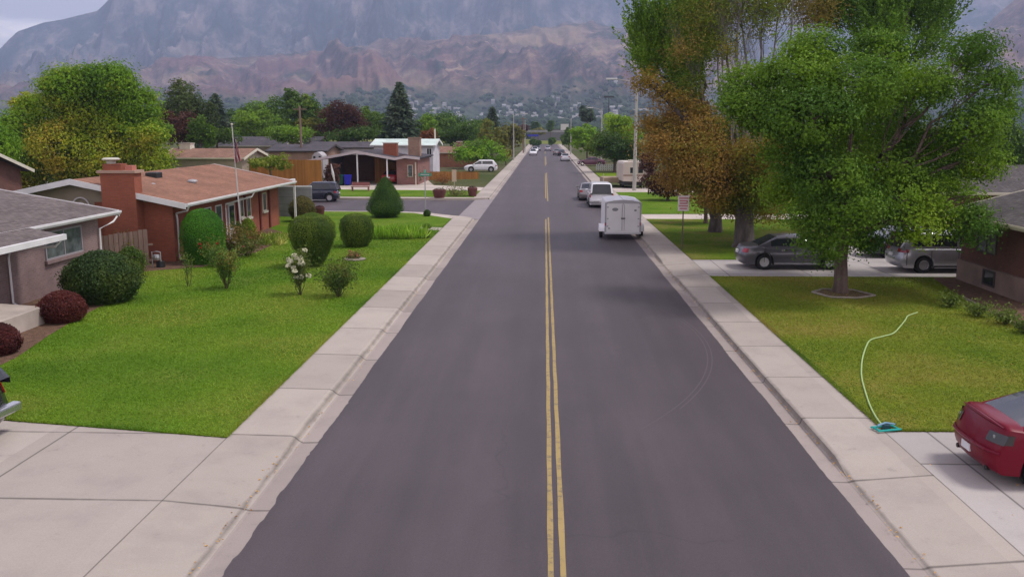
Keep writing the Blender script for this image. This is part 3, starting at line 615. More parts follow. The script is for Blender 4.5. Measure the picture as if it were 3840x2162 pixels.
# ================================================================== VEHICLES
def paintm(name, col, rough=.3, metal=.0, coat=.6): return mat(name, col, rough, metal, .5, coat=coat)
def lerp_pts(pts, x): return float(np.interp(x, [p[0] for p in pts], [p[1] for p in pts]))
def car(name, label, cat, paint, loc, heading, L=4.6, W=1.78, H=1.42, deck=None, roof=None, glass=None, belt=.92, wr=.33, axles=None, pillars=(), group=None, trim=None, tail=None, front_lamps=True, rim=None,
        wb=.9, roofw=.72, plate=True, clad=None, rack=False, detail=True, tail_m=None, bumper=None, gm_=None):
    """x runs from the tail (0) to the nose (L); the car is centred on its middle and drives along `heading`"""
    t = thing(name, label, cat, (loc[0], loc[1], loc[2] if len(loc) > 2 else .01), heading, group); w = W/2; gm_ = gm_ or dark_glass
    axles = axles or (.2*L, .8*L); deck = deck or [(0, .9), (.25*L, .97), (.75*L, .95), (L, .7)]
    xs = sorted(set([round(v, 3) for v in list(np.arange(0, L+.001, .09))+[0, .03, .08, L-.03, L-.08, L]+[a+s*(wr+.07)*k for a in axles for s in (-1, 1) for k in (1, .97, .9, .75, .5)] if 0 <= v <= L]))
    def arch(x):
        z = 0
        for a in axles:
            d = abs(x-a)
            if d < wr+.07: z = max(z, wr+math.sqrt((wr+.07)**2-d*d))
        return z
    V = []; F = []; n = 0; rows = []
    for x in xs:
        u = abs(x/L*2-1); hw = w*(1-.09*u**5-.02*u*u); zt = lerp_pts(deck, x); zb = .21; e = 0
        for end in (x, L-x):
            if end < .1: e = max(e, (.1-end)/.1)
        zt -= .05*e*e; zb += .05*e*e; hw -= .02*e*e; a = arch(x); zb2 = max(zb, a)
        P = [(0, zt+.025), (.55*hw, zt+.02), (.84*hw, zt-.005), (.95*hw, zt-.06), (.995*hw, max(zt-.22, zb2+.06)), (hw, max(.58, zb2+.04)), (.985*hw, max(.38, zb2+.02)), (.955*hw, zb2), (.6*hw, zb2 if a else zb), (0, zb2 if a else zb)]
        rows.append([(x-L/2, s*y, z) for s in (1,) for y, z in P]+[(x-L/2, -y, z) for y, z in P[1:-1]])
    n = len(rows[0]); m = 10
    def deform(p):
        x, y, z = p; d = L/2-abs(x); s_ = 1 if x < 0 else -1
        if d < .6: k = (1-max(d, 0)/.6)**1.5; x += s_*k*(.20*min(1.1, abs(y)/w)**3+.16*max(0, z-.62)/.4+.10*max(0, .42-z)/.2)
        return (x, y, z)
    ring = list(range(10))+list(range(n-1, 9, -1))      # around the section
    for r in rows: V += [deform(r[k]) for k in ring]
    for i in range(len(rows)-1):
        for k in range(n): F.append((i*n+k, i*n+(k+1) % n, (i+1)*n+(k+1) % n, (i+1)*n+k))
    for ri in (0, len(rows)-1):
        prev = [ri*n+k for k in range(n)]
        for kk in (.72, .42, .15):
            cur = []
            for k in range(n): p = rows[ri][ring[k]]; V.append(deform((p[0], p[1]*kk, .62+(p[2]-.62)*kk))); cur.append(len(V)-1)
            for k in range(n): F.append((prev[k], prev[(k+1) % n], cur[(k+1) % n], cur[k]))
            prev = cur
        F.append(tuple(prev))
    def lamp(nm, x_in, za, zb_, ya, m_, end=-1, off=.014):
        for sg in (1, -1):
            q = MB(); cols_ = []
            for y_ in np.linspace(ya, .955*w, 7): cols_.append((-L/2-off*.6, y_))
            for x_ in np.linspace(0, x_in, 5)[1:]: cols_.append((-L/2+x_, (w*(1-.09*abs((x_/L)*2-1)**5-.02)-(.02 if x_ < .06 else 0))*.995+off))
            vs = []
            for x_, y_ in cols_:
                for z_ in np.linspace(za, zb_, 4): p = deform((x_, y_, z_)); p = (p[0]-off*.5, p[1], p[2]); vs.append((p[0]*(-end), p[1]*sg, p[2]))
            q.add(vs, [(i*4+j, i*4+j+1, i*4+j+5, i*4+j+4) for i in range(len(cols_)-1) for j in range(3)]); q.build(nm, m_, t, True, sharp=70)
    mb = MB(); mb.add(V, F)
    # cabin
    roof = roof or [(.12*L, belt), (.3*L, H), (.55*L, H), (.72*L, belt)]
    gx = [p[0] for p in roof]; x0, x1 = gx[0], gx[-1]
    cx = sorted(set([round(v, 3) for v in list(np.linspace(x0, x1, 26))+gx+[p for q in pillars for p in q]])); Hm = max(p[1] for p in roof)
    rows = []
    for x in cx:
        z = lerp_pts(roof, x); tt = max(0, (z-belt)/(Hm-belt)); wb_ = wb*w; wt = wb_+(roofw*w-wb_)*tt; dz = z-belt
        prof = [(0, z+.03*tt), (wt*.5, z+.025*tt), (wt*.86, z), (wt*.97, z-.05*tt), (wt+(wb_-wt)*.12, z-.05*tt-dz*.10), (wt+(wb_-wt)*.86, belt+dz*.10), (wb_, belt-.10)]
        rows.append([(x-L/2, y, zz) for y, zz in prof]+[(x-L/2, -y, zz) for y, zz in prof[1:]])
    body = MB(); GL = {'windshield': MB(), 'rear_window': MB(), 'side_window': MB()}; order = [12, 11, 10, 9, 8, 7, 0, 1, 2, 3, 4, 5, 6]
    rtop = [p[0] for p in roof if p[1] > Hm-.09]; rt0, rt1 = min(rtop), max(rtop)
    sides = {}
    for i in range(len(cx)-1):
        a, b = rows[i], rows[i+1]; xm = (cx[i]+cx[i+1])/2
        for k in range(12):
            q = [a[order[k]], a[order[k+1]], b[order[k+1]], b[order[k]]]; tgt = body
            cen = k in (4, 5, 6, 7) or k in (3, 8) and False
            if cen and xm > rt1+.02 and xm < x1-.03: tgt = GL['windshield']
            elif cen and xm < rt0-.02 and xm > x0+.03 and glass != 'noback': tgt = GL['rear_window']
            elif k in (1, 10) and glass != 'panel':
                p = any(pa <= xm <= pb for pa, pb in pillars); zt = lerp_pts(roof, xm)
                if not p and zt-belt > .16 and (glass is None or glass == 'noback' or glass[0] <= xm <= glass[1]): tgt = GL['side_window']
            tgt.add(q, [(0, 1, 2, 3)])
    k0 = len(mb.v); mb.v += body.v; mb.f += [tuple(k0+i for i in f) for f in body.f]
    bm = bmesh.new(); me = bpy.data.meshes.new('body'); me.from_pydata(mb.v, [], mb.f); bm.from_mesh(me); bmesh.ops.remove_doubles(bm, verts=bm.verts, dist=.0015); bmesh.ops.recalc_face_normals(bm, faces=bm.faces); bm.to_mesh(me); bm.free()
    me.shade_smooth(); me.set_sharp_from_angle(angle=R(38)); bo = bpy.data.objects.new('body', me); C.objects.link(bo); me.materials.append(paint); bo.parent = t
    for k_, g_ in GL.items():
        if g_.v:
            if k_ == 'side_window':
                for sg in (1, -1):
                    q = MB(); fs = [f for f in g_.f if g_.v[f[0]][1]*sg > 0]
                    for f in fs: q.add([g_.v[i] for i in f], [(0, 1, 2, 3)])
                    if q.v: q.build('side_window', gm_, t, True, sharp=80)
            else: g_.build(k_, gm_, t, True, sharp=80)
    # wheels
    rimm = rim or mat('alloy', (.42, .42, .45), .35, metal=.7)
    for a in axles:
        for sg in (1, -1):
            yy = sg*(w-.115); pr = [(wr*.62, -.10), (wr*.93, -.105), (wr, -.07), (wr, .07), (wr*.93, .105), (wr*.62, .10), (wr*.62, -.10)]
            wh = MB().lathe(pr, 24, (0, 0, 0), 'Y').build('wheel', rubber, t, True); wh.location = (a-L/2, yy, wr)
            if detail:
                rb = MB(); y0 = sg*.075; rb.lathe([(wr*.64, y0-.03), (wr*.64, y0+sg*.01), (wr*.56, y0)], 24, axis='Y'); rb.lathe([(0, y0+sg*.012), (wr*.14, y0+sg*.01), (wr*.14, y0-.03)], 10, axis='Y')
                for q in range(6):
                    an = q*PI/3; ca, sa = math.cos(an), math.sin(an); hw_ = .04
                    rb.add([(ca*wr*.1-sa*hw_, y0, sa*wr*.1+ca*hw_), (ca*wr*.1+sa*hw_, y0, sa*wr*.1-ca*hw_), (ca*wr*.6+sa*hw_*.8, y0, sa*wr*.6-ca*hw_*.8), (ca*wr*.6-sa*hw_*.8, y0, sa*wr*.6+ca*hw_*.8)], [(0, 1, 2, 3)])
                rb.lathe([(0, y0-sg*.05), (wr*.6, y0-sg*.05)], 20, axis='Y'); r_ = rb.build('rim', rimm, wh)
            if detail:
                MB().lathe([(0, 0), (wr+.06, 0)], 20, (a-L/2, sg*(w-.24), wr), 'Y').build('wheel_well', black_plastic, t)
    zt0 = lerp_pts(deck, .1)
    tm = tail_m or red_lamp
    for sg in (1, -1):
        tl = tail or (.03, .20, zt0-.24, zt0-.07, .66, .985)   # x depth, z range, y range
        if sg > 0: lamp('taillight', tl[1], tl[2], tl[3], tl[4]*w, tm); lamp('headlight', .26, lerp_pts(deck, L-.1)-.2, lerp_pts(deck, L-.1)-.07, .55*w, clear_lamp, 1)
        if detail:
            mx_ = x1-.22; MB().box(mx_-L/2-.05, mx_-L/2+.07, min(sg*(w*.92), sg*(w+.15)), max(sg*(w*.92), sg*(w+.15)), belt+.0, belt+.13).build('mirror', paint, t, bevel=.03)
            for hx in ([.38*L, .56*L] if L > 4 else [.5*L]): MB().box(hx-L/2-.09, hx-L/2+.09, min(sg*.985*w, sg*(w+.02)), max(sg*.985*w, sg*(w+.02)), belt-.14, belt-.11).build('door_handle', trim or paint, t)
            for hx in (pillars and [((p[0]+p[1])/2) for p in pillars[:3]] or [.5*L]): MB().box(hx-L/2-.006, hx-L/2+.006, min(sg*.97*w, sg*(w+.003)), max(sg*.97*w, sg*(w+.003)), .33, belt-.1).build('door_seam', black_plastic, t)
            MB().box(axles[0]+wr+.1-L/2, axles[1]-wr-.1-L/2, min(sg*.95*w, sg*(w+.008)), max(sg*.95*w, sg*(w+.008)), .25, .30).build('side_trim', clad or black_plastic, t)
    if bumper: 
        q = MB().box(-L/2-.1, -L/2+.1, -w*.97, w*.97, .42, .60); q.build('bumper', bumper, t, bevel=.04)
    if plate: MB().box(-L/2-.012-(.10 if bumper else 0), -L/2+.05, -.16, .16, *((plate if isinstance(plate, tuple) else (.66, .79)) if not bumper else (.47, .57))).build('licence_plate', plate_white, t)
    if rack:
        q = MB()
        for sg in (1, -1): q.tube([(rt0-L/2+.1, sg*w*.6, Hm+.06), (rt1-L/2-.1, sg*w*.6, Hm+.06)], .018, 6)
        q.build('roof_rack', black_plastic, t)
    return t
def sedan(name, label, paint, loc, hd, group=None, **k):
    return car(name, label, 'car', paint, loc, hd, **{**dict(L=4.75, W=1.8, H=1.44, deck=[(0, .93), (.12, 1.0), (.95, 1.03), (1.2, .96), (3.4, .95), (3.9, .93), (4.5, .76), (4.75, .62)], belt=.98, roof=[(.72, 1.0), (1.55, 1.41), (2.0, 1.44), (2.65, 1.43), (3.55, .97)], pillars=((.72, 1.3), (2.28, 2.36), (3.2, 3.6)), axles=(1.02, 3.85), group=group), **k})
def suv(name, label, paint, loc, hd, group=None, **k):
    return car(name, label, 'suv', paint, loc, hd, **{**dict(L=4.7, W=1.85, H=1.75, deck=[(0, 1.02), (.4, 1.05), (3.4, 1.05), (4.3, .96), (4.7, .78)], belt=1.05, roof=[(.06, 1.07), (.38, 1.68), (.7, 1.74), (2.6, 1.74), (3.5, 1.07)], pillars=((.06, .5), (1.25, 1.36), (2.3, 2.4), (3.2, 3.6)), axles=(.95, 3.8), wr=.36, roofw=.8, group=group), **k})
silver = paintm('paint_silver', (.36, .36, .40), .32, .55); charcoal = paintm('paint_charcoal', (.10, .095, .115), .3, .5); maroon = mat('paint_maroon', (.15, .0, .014), .32, 0., .22, coat=.12)
navy = paintm('paint_navy', (.012, .016, .038), .25, .2); shed_w = mat('shed_white', (.42, .4, .42), .8); whitep = paintm('paint_white', (.74, .74, .78), .35); blackp = paintm('paint_black', (.015, .015, .022), .25, .2)
dgreen = paintm('paint_dark_green', (.012, .028, .026), .25, .2); gold_p = paintm('paint_pewter', (.25, .23, .24), .35, .5); redp = paintm('paint_red', (.28, .01, .012), .3)

# red coupe on the near right driveway, tail to the road
car('parked_car', 'dark red four door car with smoked tail lamps backing the near right driveway', 'car', maroon, (9.9, 15.3, .16), R(-1), L=4.6, W=1.82, H=1.44,
    deck=[(0, .98), (.10, 1.07), (.5, 1.05), (.9, 1.0), (3.3, .93), (3.9, .88), (4.4, .72), (4.6, .6)], belt=.95, roof=[(.55, 1.03), (1.35, 1.37), (1.85, 1.44), (2.5, 1.42), (3.5, .95)],
    pillars=((.55, .95), (2.15, 2.24), (3.15, 3.6)), axles=(.95, 3.65), wr=.33, plate=(.40, .53), tail=(.03, .30, .76, .93, .55, .99), tail_m=mat('smoked_lamp', (.03, .025, .025), .12, spec=.7), gm_=mat('tinted_glass', (.055, .06, .075), .06, spec=.9))
_rc = bpy.data.objects['parked_car']
for sg in (1, -1):
    for yy, zz, r_ in ((.70, .85, .036), (.82, .84, .032)): MB().lathe([(0, -2.33), (r_, -2.325), (r_, -2.29)], 12, (.17+(.07 if yy > .8 else 0), sg*yy*.91, zz), 'X').build('lamp_lens', mat('lens_grey', (.3, .3, .31), .2), _rc)
MB().tube([(-2.2, -.55, .26), (-2.0, -.55, .26)], .045, 10).build('exhaust_pipe', black_plastic, _rc); MB().tube([(-2.2, .55, .26), (-2.0, .55, .26)], .045, 10).build('exhaust_pipe', black_plastic, _rc)
MB().tube([(-2.12, -.84, .60), (-2.26, -.6, .615), (-2.31, -.3, .62), (-2.32, 0, .62), (-2.31, .3, .62), (-2.26, .6, .615), (-2.12, .84, .60)], .03, 6).build('bumper_trim', maroon, _rc)
MB().tube([(-2.05, -.74, 1.03), (-2.11, -.4, 1.065), (-2.13, 0, 1.075), (-2.11, .4, 1.065), (-2.05, .74, 1.03)], [.012, .028, .032, .028, .012], 6).build('spoiler', maroon, _rc)
sedan('parked_car', 'charcoal silver sedan with red tail lamps on the shared driveway by the thick trunk', charcoal, (10.95, 39.2, .16), R(1), trim=chrome, rim=mat('alloy_bright', (.6, .6, .62), .3, metal=.6), clad=silver)
car('minivan', 'silver minivan with wide red tail lamps parked beside the brick house', 'minivan', silver, (17.55, 38.6, .16), R(3), L=5.0, W=1.92, H=1.72, deck=[(0, 1.05), (.4, 1.07), (3.7, 1.04), (4.5, .9), (5, .72)], belt=1.06,
    roof=[(.05, 1.07), (.4, 1.63), (.8, 1.72), (3.0, 1.71), (4.05, 1.05)], pillars=((.05, .55), (1.3, 1.38), (2.45, 2.55), (3.75, 4.1)), axles=(1.05, 3.95), wr=.34, roofw=.8, tail=(.03, .3, .86, 1.0, .42, .99))
sedan('parked_car', 'dark green sedan nosed into the shade between sedan and minivan', dgreen, (17.7, 42.9, .16), R(2))
suv('parked_suv', 'navy blue boxy wagon parked along the side street kerb', navy, tuple(G(1192, 757, .01)+Vector((-.35, .9, 0))), R(181), L=4.1, W=1.75, H=1.66, deck=[(0, 1.0), (.4, 1.02), (3.0, 1.02), (3.7, .95), (4.1, .78)], belt=1.02, roof=[(.05, 1.04), (.22, 1.6), (.5, 1.66), (2.2, 1.66), (2.95, 1.04)], pillars=((.05, .7), (1.35, 1.43), (2.7, 3.0)), axles=(.72, 3.3), rim=mat('steel_wheel', (.5, .47, .5), .5), group='cars parked along the streets')
suv('parked_suv', 'white station wagon parked across the far left driveway', whitep, tuple(G(1832, 645, .16)+Vector((-1.2, 1.2, 0))), R(186), L=4.8, W=1.85, H=1.66, deck=[(0, 1.0), (.4, 1.03), (3.3, 1.02), (4.3, .92), (4.8, .72)], belt=1.03, roof=[(.08, 1.05), (.55, 1.58), (.9, 1.66), (2.6, 1.66), (3.6, 1.03)], pillars=((.08, .7), (2.2, 2.28), (3.3, 3.7)), rack=True, group='cars parked along the streets')
_p = G(2150, 780, .01)
suv('pickup_truck', 'white pickup with canopy topper parked ahead of the cargo trailer', whitep, (3.95+.62, 72.9, .01), R(90), L=5.3, W=1.98, H=1.9, deck=[(0, 1.08), (.2, 1.12), (4.0, 1.12), (5.0, 1.05), (5.3, .86)], belt=1.14, roof=[(.05, 1.16), (.32, 1.84), (.6, 1.92), (3.0, 1.9), (3.8, 1.14)], pillars=((.05, .5), (1.9, 2.1), (2.75, 2.85), (3.5, 3.85)), axles=(1.05, 4.3), wr=.4, tail=(.02, .10, .8, 1.05, .86, .99), bumper=chrome, group='cars parked along the streets')
sedan('parked_car', 'dim silver car parked just beyond the white pickup', gold_p, (3.95, 79.5, .01), R(90), group='cars parked along the streets')
_far = [(2120, 604, 90, whitep, 'white hatchback parked by the right kerb beyond the pickup', 0), (2106, 585, 90, blackp, 'black car tucked behind the distant white hatchback', 0), (2088, 582, 90, gold_p, 'dusty pink sedan farther along the right kerb', 0),
        (1999, 583, -90, whitep, 'white sedan parked nearest on the left kerb far away', 0), (2006, 572, -90, whitep, 'second white car beyond the first on the left kerb', 1), (2054, 567, 90, silver, 'pale car driving away down the middle of the road', 0), (2015, 566, -90, charcoal, 'dark car at the end of the left parked row', 1)]
for x, y, hd, pm, lb, k_ in _far:
    p = G(x, y, .01); sedan('parked_car' if 'driving' not in lb else 'moving_car', lb, pm, (p.x, p.y+2.3, .01), R(hd), group='cars parked along the streets', detail=False)
p = G(2205, 622, .16); sedan('parked_car', 'purple and rust red old car on the drive right of the road', paintm('paint_plum', (.10, .02, .05), .4), (p.x+.6, p.y+1.0, .16), R(176), detail=False, group='cars parked along the streets')
p = G(1425, 697, .16); sedan('parked_car', 'red car standing deep inside the shaded carport', redp, (p.x+.4, p.y+5.5, .16), R(90), detail=False)
# black suv at the left edge
_c = G(66, 1590, .16)
car('parked_suv', 'black suv with chrome bumper cut off by the left picture edge', 'suv', blackp, (_c.x-2.3, _c.y-1.0, .16), R(176), L=4.9, W=1.9, H=1.78, deck=[(0, 1.08), (.3, 1.1), (3.5, 1.1), (4.5, 1.0), (4.9, .8)], belt=1.1, roof=[(.06, 1.12), (.45, 1.7), (.8, 1.78), (2.9, 1.78), (3.7, 1.1)],
    pillars=((.06, .6), (1.5, 1.6), (2.6, 2.7), (3.4, 3.8)), axles=(1.0, 3.9), wr=.37, roofw=.82, bumper=chrome, tail=(.02, .16, .78, 1.08, .9, .99), trim=chrome)

# white enclosed cargo trailer
T = thing('cargo_trailer', 'white enclosed cargo trailer with double rear doors parked by the kerb', 'trailer', (4.47, 49.9, .0), R(90)); TW, TL = 1.02, 3.9
tw = mat('trailer_skin', (.8, .79, .82), .4, noise=(1.2, .06, (1, 1, 1))); tg = mat('trailer_trim', (.42, .41, .45), .45, metal=.4)
z0, zs, zr = .42, 2.15, 2.27
sec = [(-TW, z0), (TW, z0), (TW, zs-.12), (TW-.05, zs), (TW*.5, zr-.035), (0, zr), (-TW*.5, zr-.035), (-TW+.05, zs), (-TW, zs-.12)]
q = MB(); nn = len(sec); st = [(0, 1), (TL-.5, 1), (TL-.2, .93), (TL, .72)]
q.add([(x, y*k, z if z < 1 else z-(1-k)*.35) for x, k in st for y, z in sec], [(i*nn+j, i*nn+(j+1) % nn, (i+1)*nn+(j+1) % nn, (i+1)*nn+j) for i in range(3) for j in range(nn)]+[tuple(range(nn)), tuple(3*nn+j for j in range(nn))])
q.build('body', tw, T, True, sharp=25)
for sg in (1, -1):
    d = MB().box(-.03, -.003, min(sg*.03, sg*(TW-.13)), max(sg*.03, sg*(TW-.13)), z0+.1, zs-.1).build('rear_door', tw, T, bevel=.008)
    MB().tube([(-.045, sg*(.07), z0+.14), (-.045, sg*.07, zs-.14)], .012, 6).build('locking_bar', tg, d)
    hb = MB()
    for zz in (z0+.35, 1.2, zs-.3): hb.box(-.045, -.028, min(sg*(TW-.2), sg*(TW-.1)), max(sg*(TW-.2), sg*(TW-.1)), zz-.03, zz+.03)
    hb.build('hinge', tg, d)
    MB().box(-.02, .05, min(sg*(TW-.08), sg*(TW+.008)), max(sg*(TW-.08), sg*(TW+.008)), z0, zs-.05).build('corner_post', tg, T)
    MB().box(-.035, -.018, min(sg*(TW-.07), sg*(TW-.015)), max(sg*(TW-.07), sg*(TW-.015)), .8, .98).build('marker_lamp', red_lamp, T)
    fp = [(1.15+.5*math.cos(a), .40+.42*math.sin(a)) for a in np.linspace(0, PI, 11)]; f_ = MB()
    f_.add([(x, yy, z) for yy in (sg*TW, sg*(TW+.27)) for x, z in fp], [(i, i+1, 12+i, 11+i) for i in range(10)]+[tuple(range(11, 22))]); f_.build('fender', tw, T, True, sharp=50)
    wh = MB().lathe([(.2, -.09), (.32, -.09), (.34, -.05), (.34, .05), (.32, .09), (.2, .09), (.2, -.09)], 22, axis='Y').build('wheel', rubber, T, True); wh.location = (1.15, sg*(TW+.14), .34)
    MB().lathe([(0, sg*.05), (.2, sg*.06)], 16, axis='Y').build('rim', whitep, wh)
MB().add([(-.012, y*.97, z) for y, z in [(-TW, zs-.14), (TW, zs-.14), (TW-.04, zs-.02), (TW*.5, zr-.05), (0, zr-.02), (-TW*.5, zr-.05), (-TW+.04, zs-.02)]], [tuple(range(7))]).build('door_header', tg, T)
MB().tube([(.02, 0, zr+.004), (TL-.4, 0, zr+.004)], .012, 5).build('roof_seam', tg, T)
MB().box(-.04, .06, -TW, TW, z0-.09, z0+.02).build('rear_sill', mat('trailer_sill', (.6, .6, .64), .5), T, bevel=.01)
MB().box(-.06, -.03, -.12, .12, 1.18, 1.25).build('door_latch', mat('latch_dark', (.12, .12, .13), .4, metal=.6), T)
em = MB()
for k, (r_, xx) in enumerate(((.13, -.034), (.075, -.037))): em.add([(xx, .45+1.35*r_*math.cos(a), 1.72+.75*r_*math.sin(a)) for a in np.linspace(0, 2*PI, 17)[:-1]], [tuple(range(16))])
em.build('emblem', mat('emblem_grey', (.25, .25, .28), .5), T)
MB().box(-.036, -.03, -.75, -.62, 1.62, 1.72).build('sticker', mat('emblem_grey', (0, 0, 0)), T); MB().box(-.036, -.03, .72, .84, .62, .68).build('sticker', mat('emblem_grey', (0, 0, 0)), T)
MB().tube([(TL-.1, .5, .38), (TL+1.1, 0, .42)], .04, 6).tube([(TL-.1, -.5, .38), (TL+1.1, 0, .42)], .04, 6).build('tow_frame', black_plastic, T)
# camper
K = G(2378, 706, .16); s = PX(K.y); KW = 94/s/2; T = thing('camper', 'old cream camper with two dark windows parked on the right', 'camper', (K.x, K.y+1.2, .15), R(4))
cw = mat('camper_skin', (.55, .48, .42), .5, noise=(1, .08, (1, 1, 1))); q = MB()
sec = [(-KW*.98, .72), (KW*.62, .66), (KW*.98, 1.2), (KW, 2.45), (KW*.8, 2.7), (-KW*.86, 2.72), (-KW*.97, 2.5)]
q.add([(x, y, z) for y in (-1.2, 3.2) for x, z in sec], [tuple(range(7)), tuple(range(7, 14))]+[(j, (j+1) % 7, 7+(j+1) % 7, 7+j) for j in range(7)]); q.build('body', cw, T, bevel=.05)
for a, b in ((-.42, .0), (.22, .6)):
    f_ = MB().box(KW*a-.05, KW*b+.05, -1.235, -1.19, 1.5, 2.2).build('window', cream_trim, T); MB().box(KW*a, KW*b, -1.25, -1.2, 1.56, 2.14).build('pane', dark_glass, f_)
MB().box(-KW*.96, KW*.96, -1.222, -1.19, 1.28, 1.40).build('stripe', mat('camper_stripe', (.25, .16, .12), .6), T); MB().box(-.5, .4, -.3, .6, 2.72, 2.86).build('roof_vent', cream_trim, T)
MB().box(-KW*.9, KW*.6, -1.0, 3, .3, .7).build('undercarriage', black_plastic, T)
for sg in (-1, 1): wh = MB().lathe([(.18, -.1), (.34, -.1), (.36, 0), (.34, .1), (.18, .1), (0, .06)], 16, axis='X').build('wheel', rubber, T); wh.location = (sg*KW*.72, .9, .34)
p = G(2300, 700, .16); T = thing('flatbed_trailer', 'low tan utility trailer standing left of the camper', 'trailer', (p.x, p.y+1.5, .15), R(5))
MB().box(-1.1, 1.1, -1.2, 1.8, .42, .95).build('bed', mat('tan_metal', (.33, .25, .17), .7, noise=(1.5, .2, (1, 1, 1))), T, bevel=.03); MB().box(-1.16, -1.1, -1.2, -1.1, .3, 1.35).build('post', cream_trim, T)
for sg in (-1, 1): wh = MB().lathe([(0, -.08), (.3, -.09), (.32, 0), (.3, .09), (0, .08)], 16, axis='X').build('wheel', rubber, T); wh.location = (sg*1.0, .4, .32)

# ================================================================== HOUSES
def window(parent, a, b, z0, z1, nrm, frame=white_trim, pane=dark_glass, t=.05, mull=1, sill=None, name='window'):
    """a,b: ends of the opening along the wall (x,y); nrm: outward direction"""
    a, b, n = Vector((*a, 0)), Vector((*b, 0)), Vector((*nrm, 0)).normalized(); d = (b-a).normalized(); L = (b-a).length
    def bar(mb, u0, u1, v0, v1, o0, o1):
        P = [a+d*u+n*o+Vector((0, 0, v)) for v in (v0, v1) for u, o in ((u0, o0), (u1, o0), (u1, o1), (u0, o1))]; mb.add(P, [(0, 3, 2, 1), (4, 5, 6, 7), (0, 1, 5, 4), (1, 2, 6, 5), (2, 3, 7, 6), (3, 0, 4, 7)])
    m = MB(); w_ = .06; bar(m, 0, L, z0, z0+w_, .002, t); bar(m, 0, L, z1-w_, z1, .002, t); bar(m, 0, w_, z0+w_, z1-w_, .002, t); bar(m, L-w_, L, z0+w_, z1-w_, .002, t)
    for k in range(mull): u = L*(k+1)/(mull+1); bar(m, u-.025, u+.025, z0+w_, z1-w_, .002, t*.9)
    f = m.build(name, frame, parent); p = MB(); bar(p, w_, L-w_, z0+w_, z1-w_, .004, t*.35); p.build('pane', pane, f)
    if sill: s_ = MB(); bar(s_, -.08, L+.08, z0-.12, z0, .002, .12); s_.build('sill', sill, f)
    return f
def gable(prefix, label, x0, x1, y0, y1, ze, zr, ridge, wallm, roofm, trim, over=.6, rake=.5, z0=.1, t=.16, gablem=None, group=None, hipend=None, zg=None, xr=None, gutter=True):
    """house with walls x0..x1,y0..y1; ridge 'Y' or 'X'; ze = eave height at the wall, zr = ridge"""
    T = thing(prefix, label, 'house', ((x0+x1)/2, (y0+y1)/2, 0), 0, group); ox, oy = (x0+x1)/2, (y0+y1)/2; sw = ridge == 'X'
    a, b = ((x1-x0)/2, (y1-y0)/2) if not sw else ((y1-y0)/2, (x1-x0)/2)      # a: half span across the ridge; b: half length
    def tr(p): return (p[0], p[1], p[2]) if not sw else (p[1], -p[0], p[2])
    sl = (zr-ze)/a; m = MB(); zw = ze
    m.add([tr(p) for p in [(-a, -b, z0), (a, -b, z0), (a, b, z0), (-a, b, z0), (-a, -b, zw), (a, -b, zw), (a, b, zw), (-a, b, zw)]], [(0, 1, 5, 4), (1, 2, 6, 5), (2, 3, 7, 6), (3, 0, 4, 7)]); m.build('wall', wallm, T)
    zt = zr-.03
    for sg in (-1, 1): gm2 = MB(); gm2.add([tr(p) for p in [(-a, sg*b, zw), (a, sg*b, zw), (0, sg*b, zt), (-a, sg*(b-.12), zw), (a, sg*(b-.12), zw), (0, sg*(b-.12), zt)]], [(0, 1, 2), (3, 4, 5), (0, 1, 4, 3), (1, 2, 5, 4), (2, 0, 3, 5)]); gm2.build('gable', gablem or wallm, T)
    B = b+rake; zE = ze-over*sl; m = MB()
    for sg in (-1, 1):
        m.add([tr(p) for p in [(0, -B, zr+t), (sg*(a+over), -B, zE+t), (sg*(a+over), B, zE+t), (0, B, zr+t), (0, -B, zr+.02), (sg*(a+over), -B, zE+.02), (sg*(a+over), B, zE+.02), (0, B, zr+.02)]], [(0, 1, 2, 3), (4, 7, 6, 5), (0, 4, 5, 1), (1, 5, 6, 2), (2, 6, 7, 3)])
    m.build('roof', roofm, T); f = MB()
    for sg in (-1, 1):
        for e in (-1, 1):
            f = MB(); f.add([tr(p) for p in [(0, e*(B+.003), zr+t+.03), (sg*(a+over+.02), e*(B+.003), zE+t+.03), (sg*(a+over+.02), e*(B+.003), zE-.07), (0, e*(B+.003), zr-.07), (0, e*(B+.04), zr+t+.03), (sg*(a+over+.02), e*(B+.04), zE+t+.03), (sg*(a+over+.02), e*(B+.04), zE-.07), (0, e*(B+.04), zr-.07)]], [(0, 1, 2, 3), (4, 7, 6, 5), (0, 4, 5, 1), (1, 5, 6, 2), (2, 6, 7, 3), (3, 7, 4, 0)]); f.build('fascia', trim, T)
    if gutter:
        for sg in (-1, 1):
            X = sg*(a+over+.005); g_ = MB(); prof = [(0, .12), (.0, -.03), (.09, -.03), (.13, .05), (.13, .12), (.11, .12)]
            g_.add([tr((X+sg*u, y, zE+.06+v)) for y in (-B, B) for u, v in prof], [(i, i+1, 7+i, 6+i) for i in range(5)]+[(0, 1, 2, 3, 4, 5), (6, 7, 8, 9, 10, 11)]); g_.build('gutter', trim, T)
    return T
def chim(parent, x0, x1, y0, y1, z0, z1, m, cap=None, pots=0):
    c = MB().box(x0, x1, y0, y1, z0, z1).build('chimney', m, parent); k = MB().box(x0-.06, x1+.06, y0-.06, y1+.06, z1, z1+.1).build('chimney_cap', cap or pale_con, c); return c
def dspout(parent, pts, m=white_trim, r=.045): return MB().tube(pts, r, 4).build('downspout', m, parent)
brick_mauve = brick_mat('brick_mauve', (.22, .14, .132), (.27, .175, .165), (.27, .22, .22)); brick_red = brick_mat('brick_red', (.30, .085, .045), (.36, .105, .058), (.22, .10, .08), tint=.15)
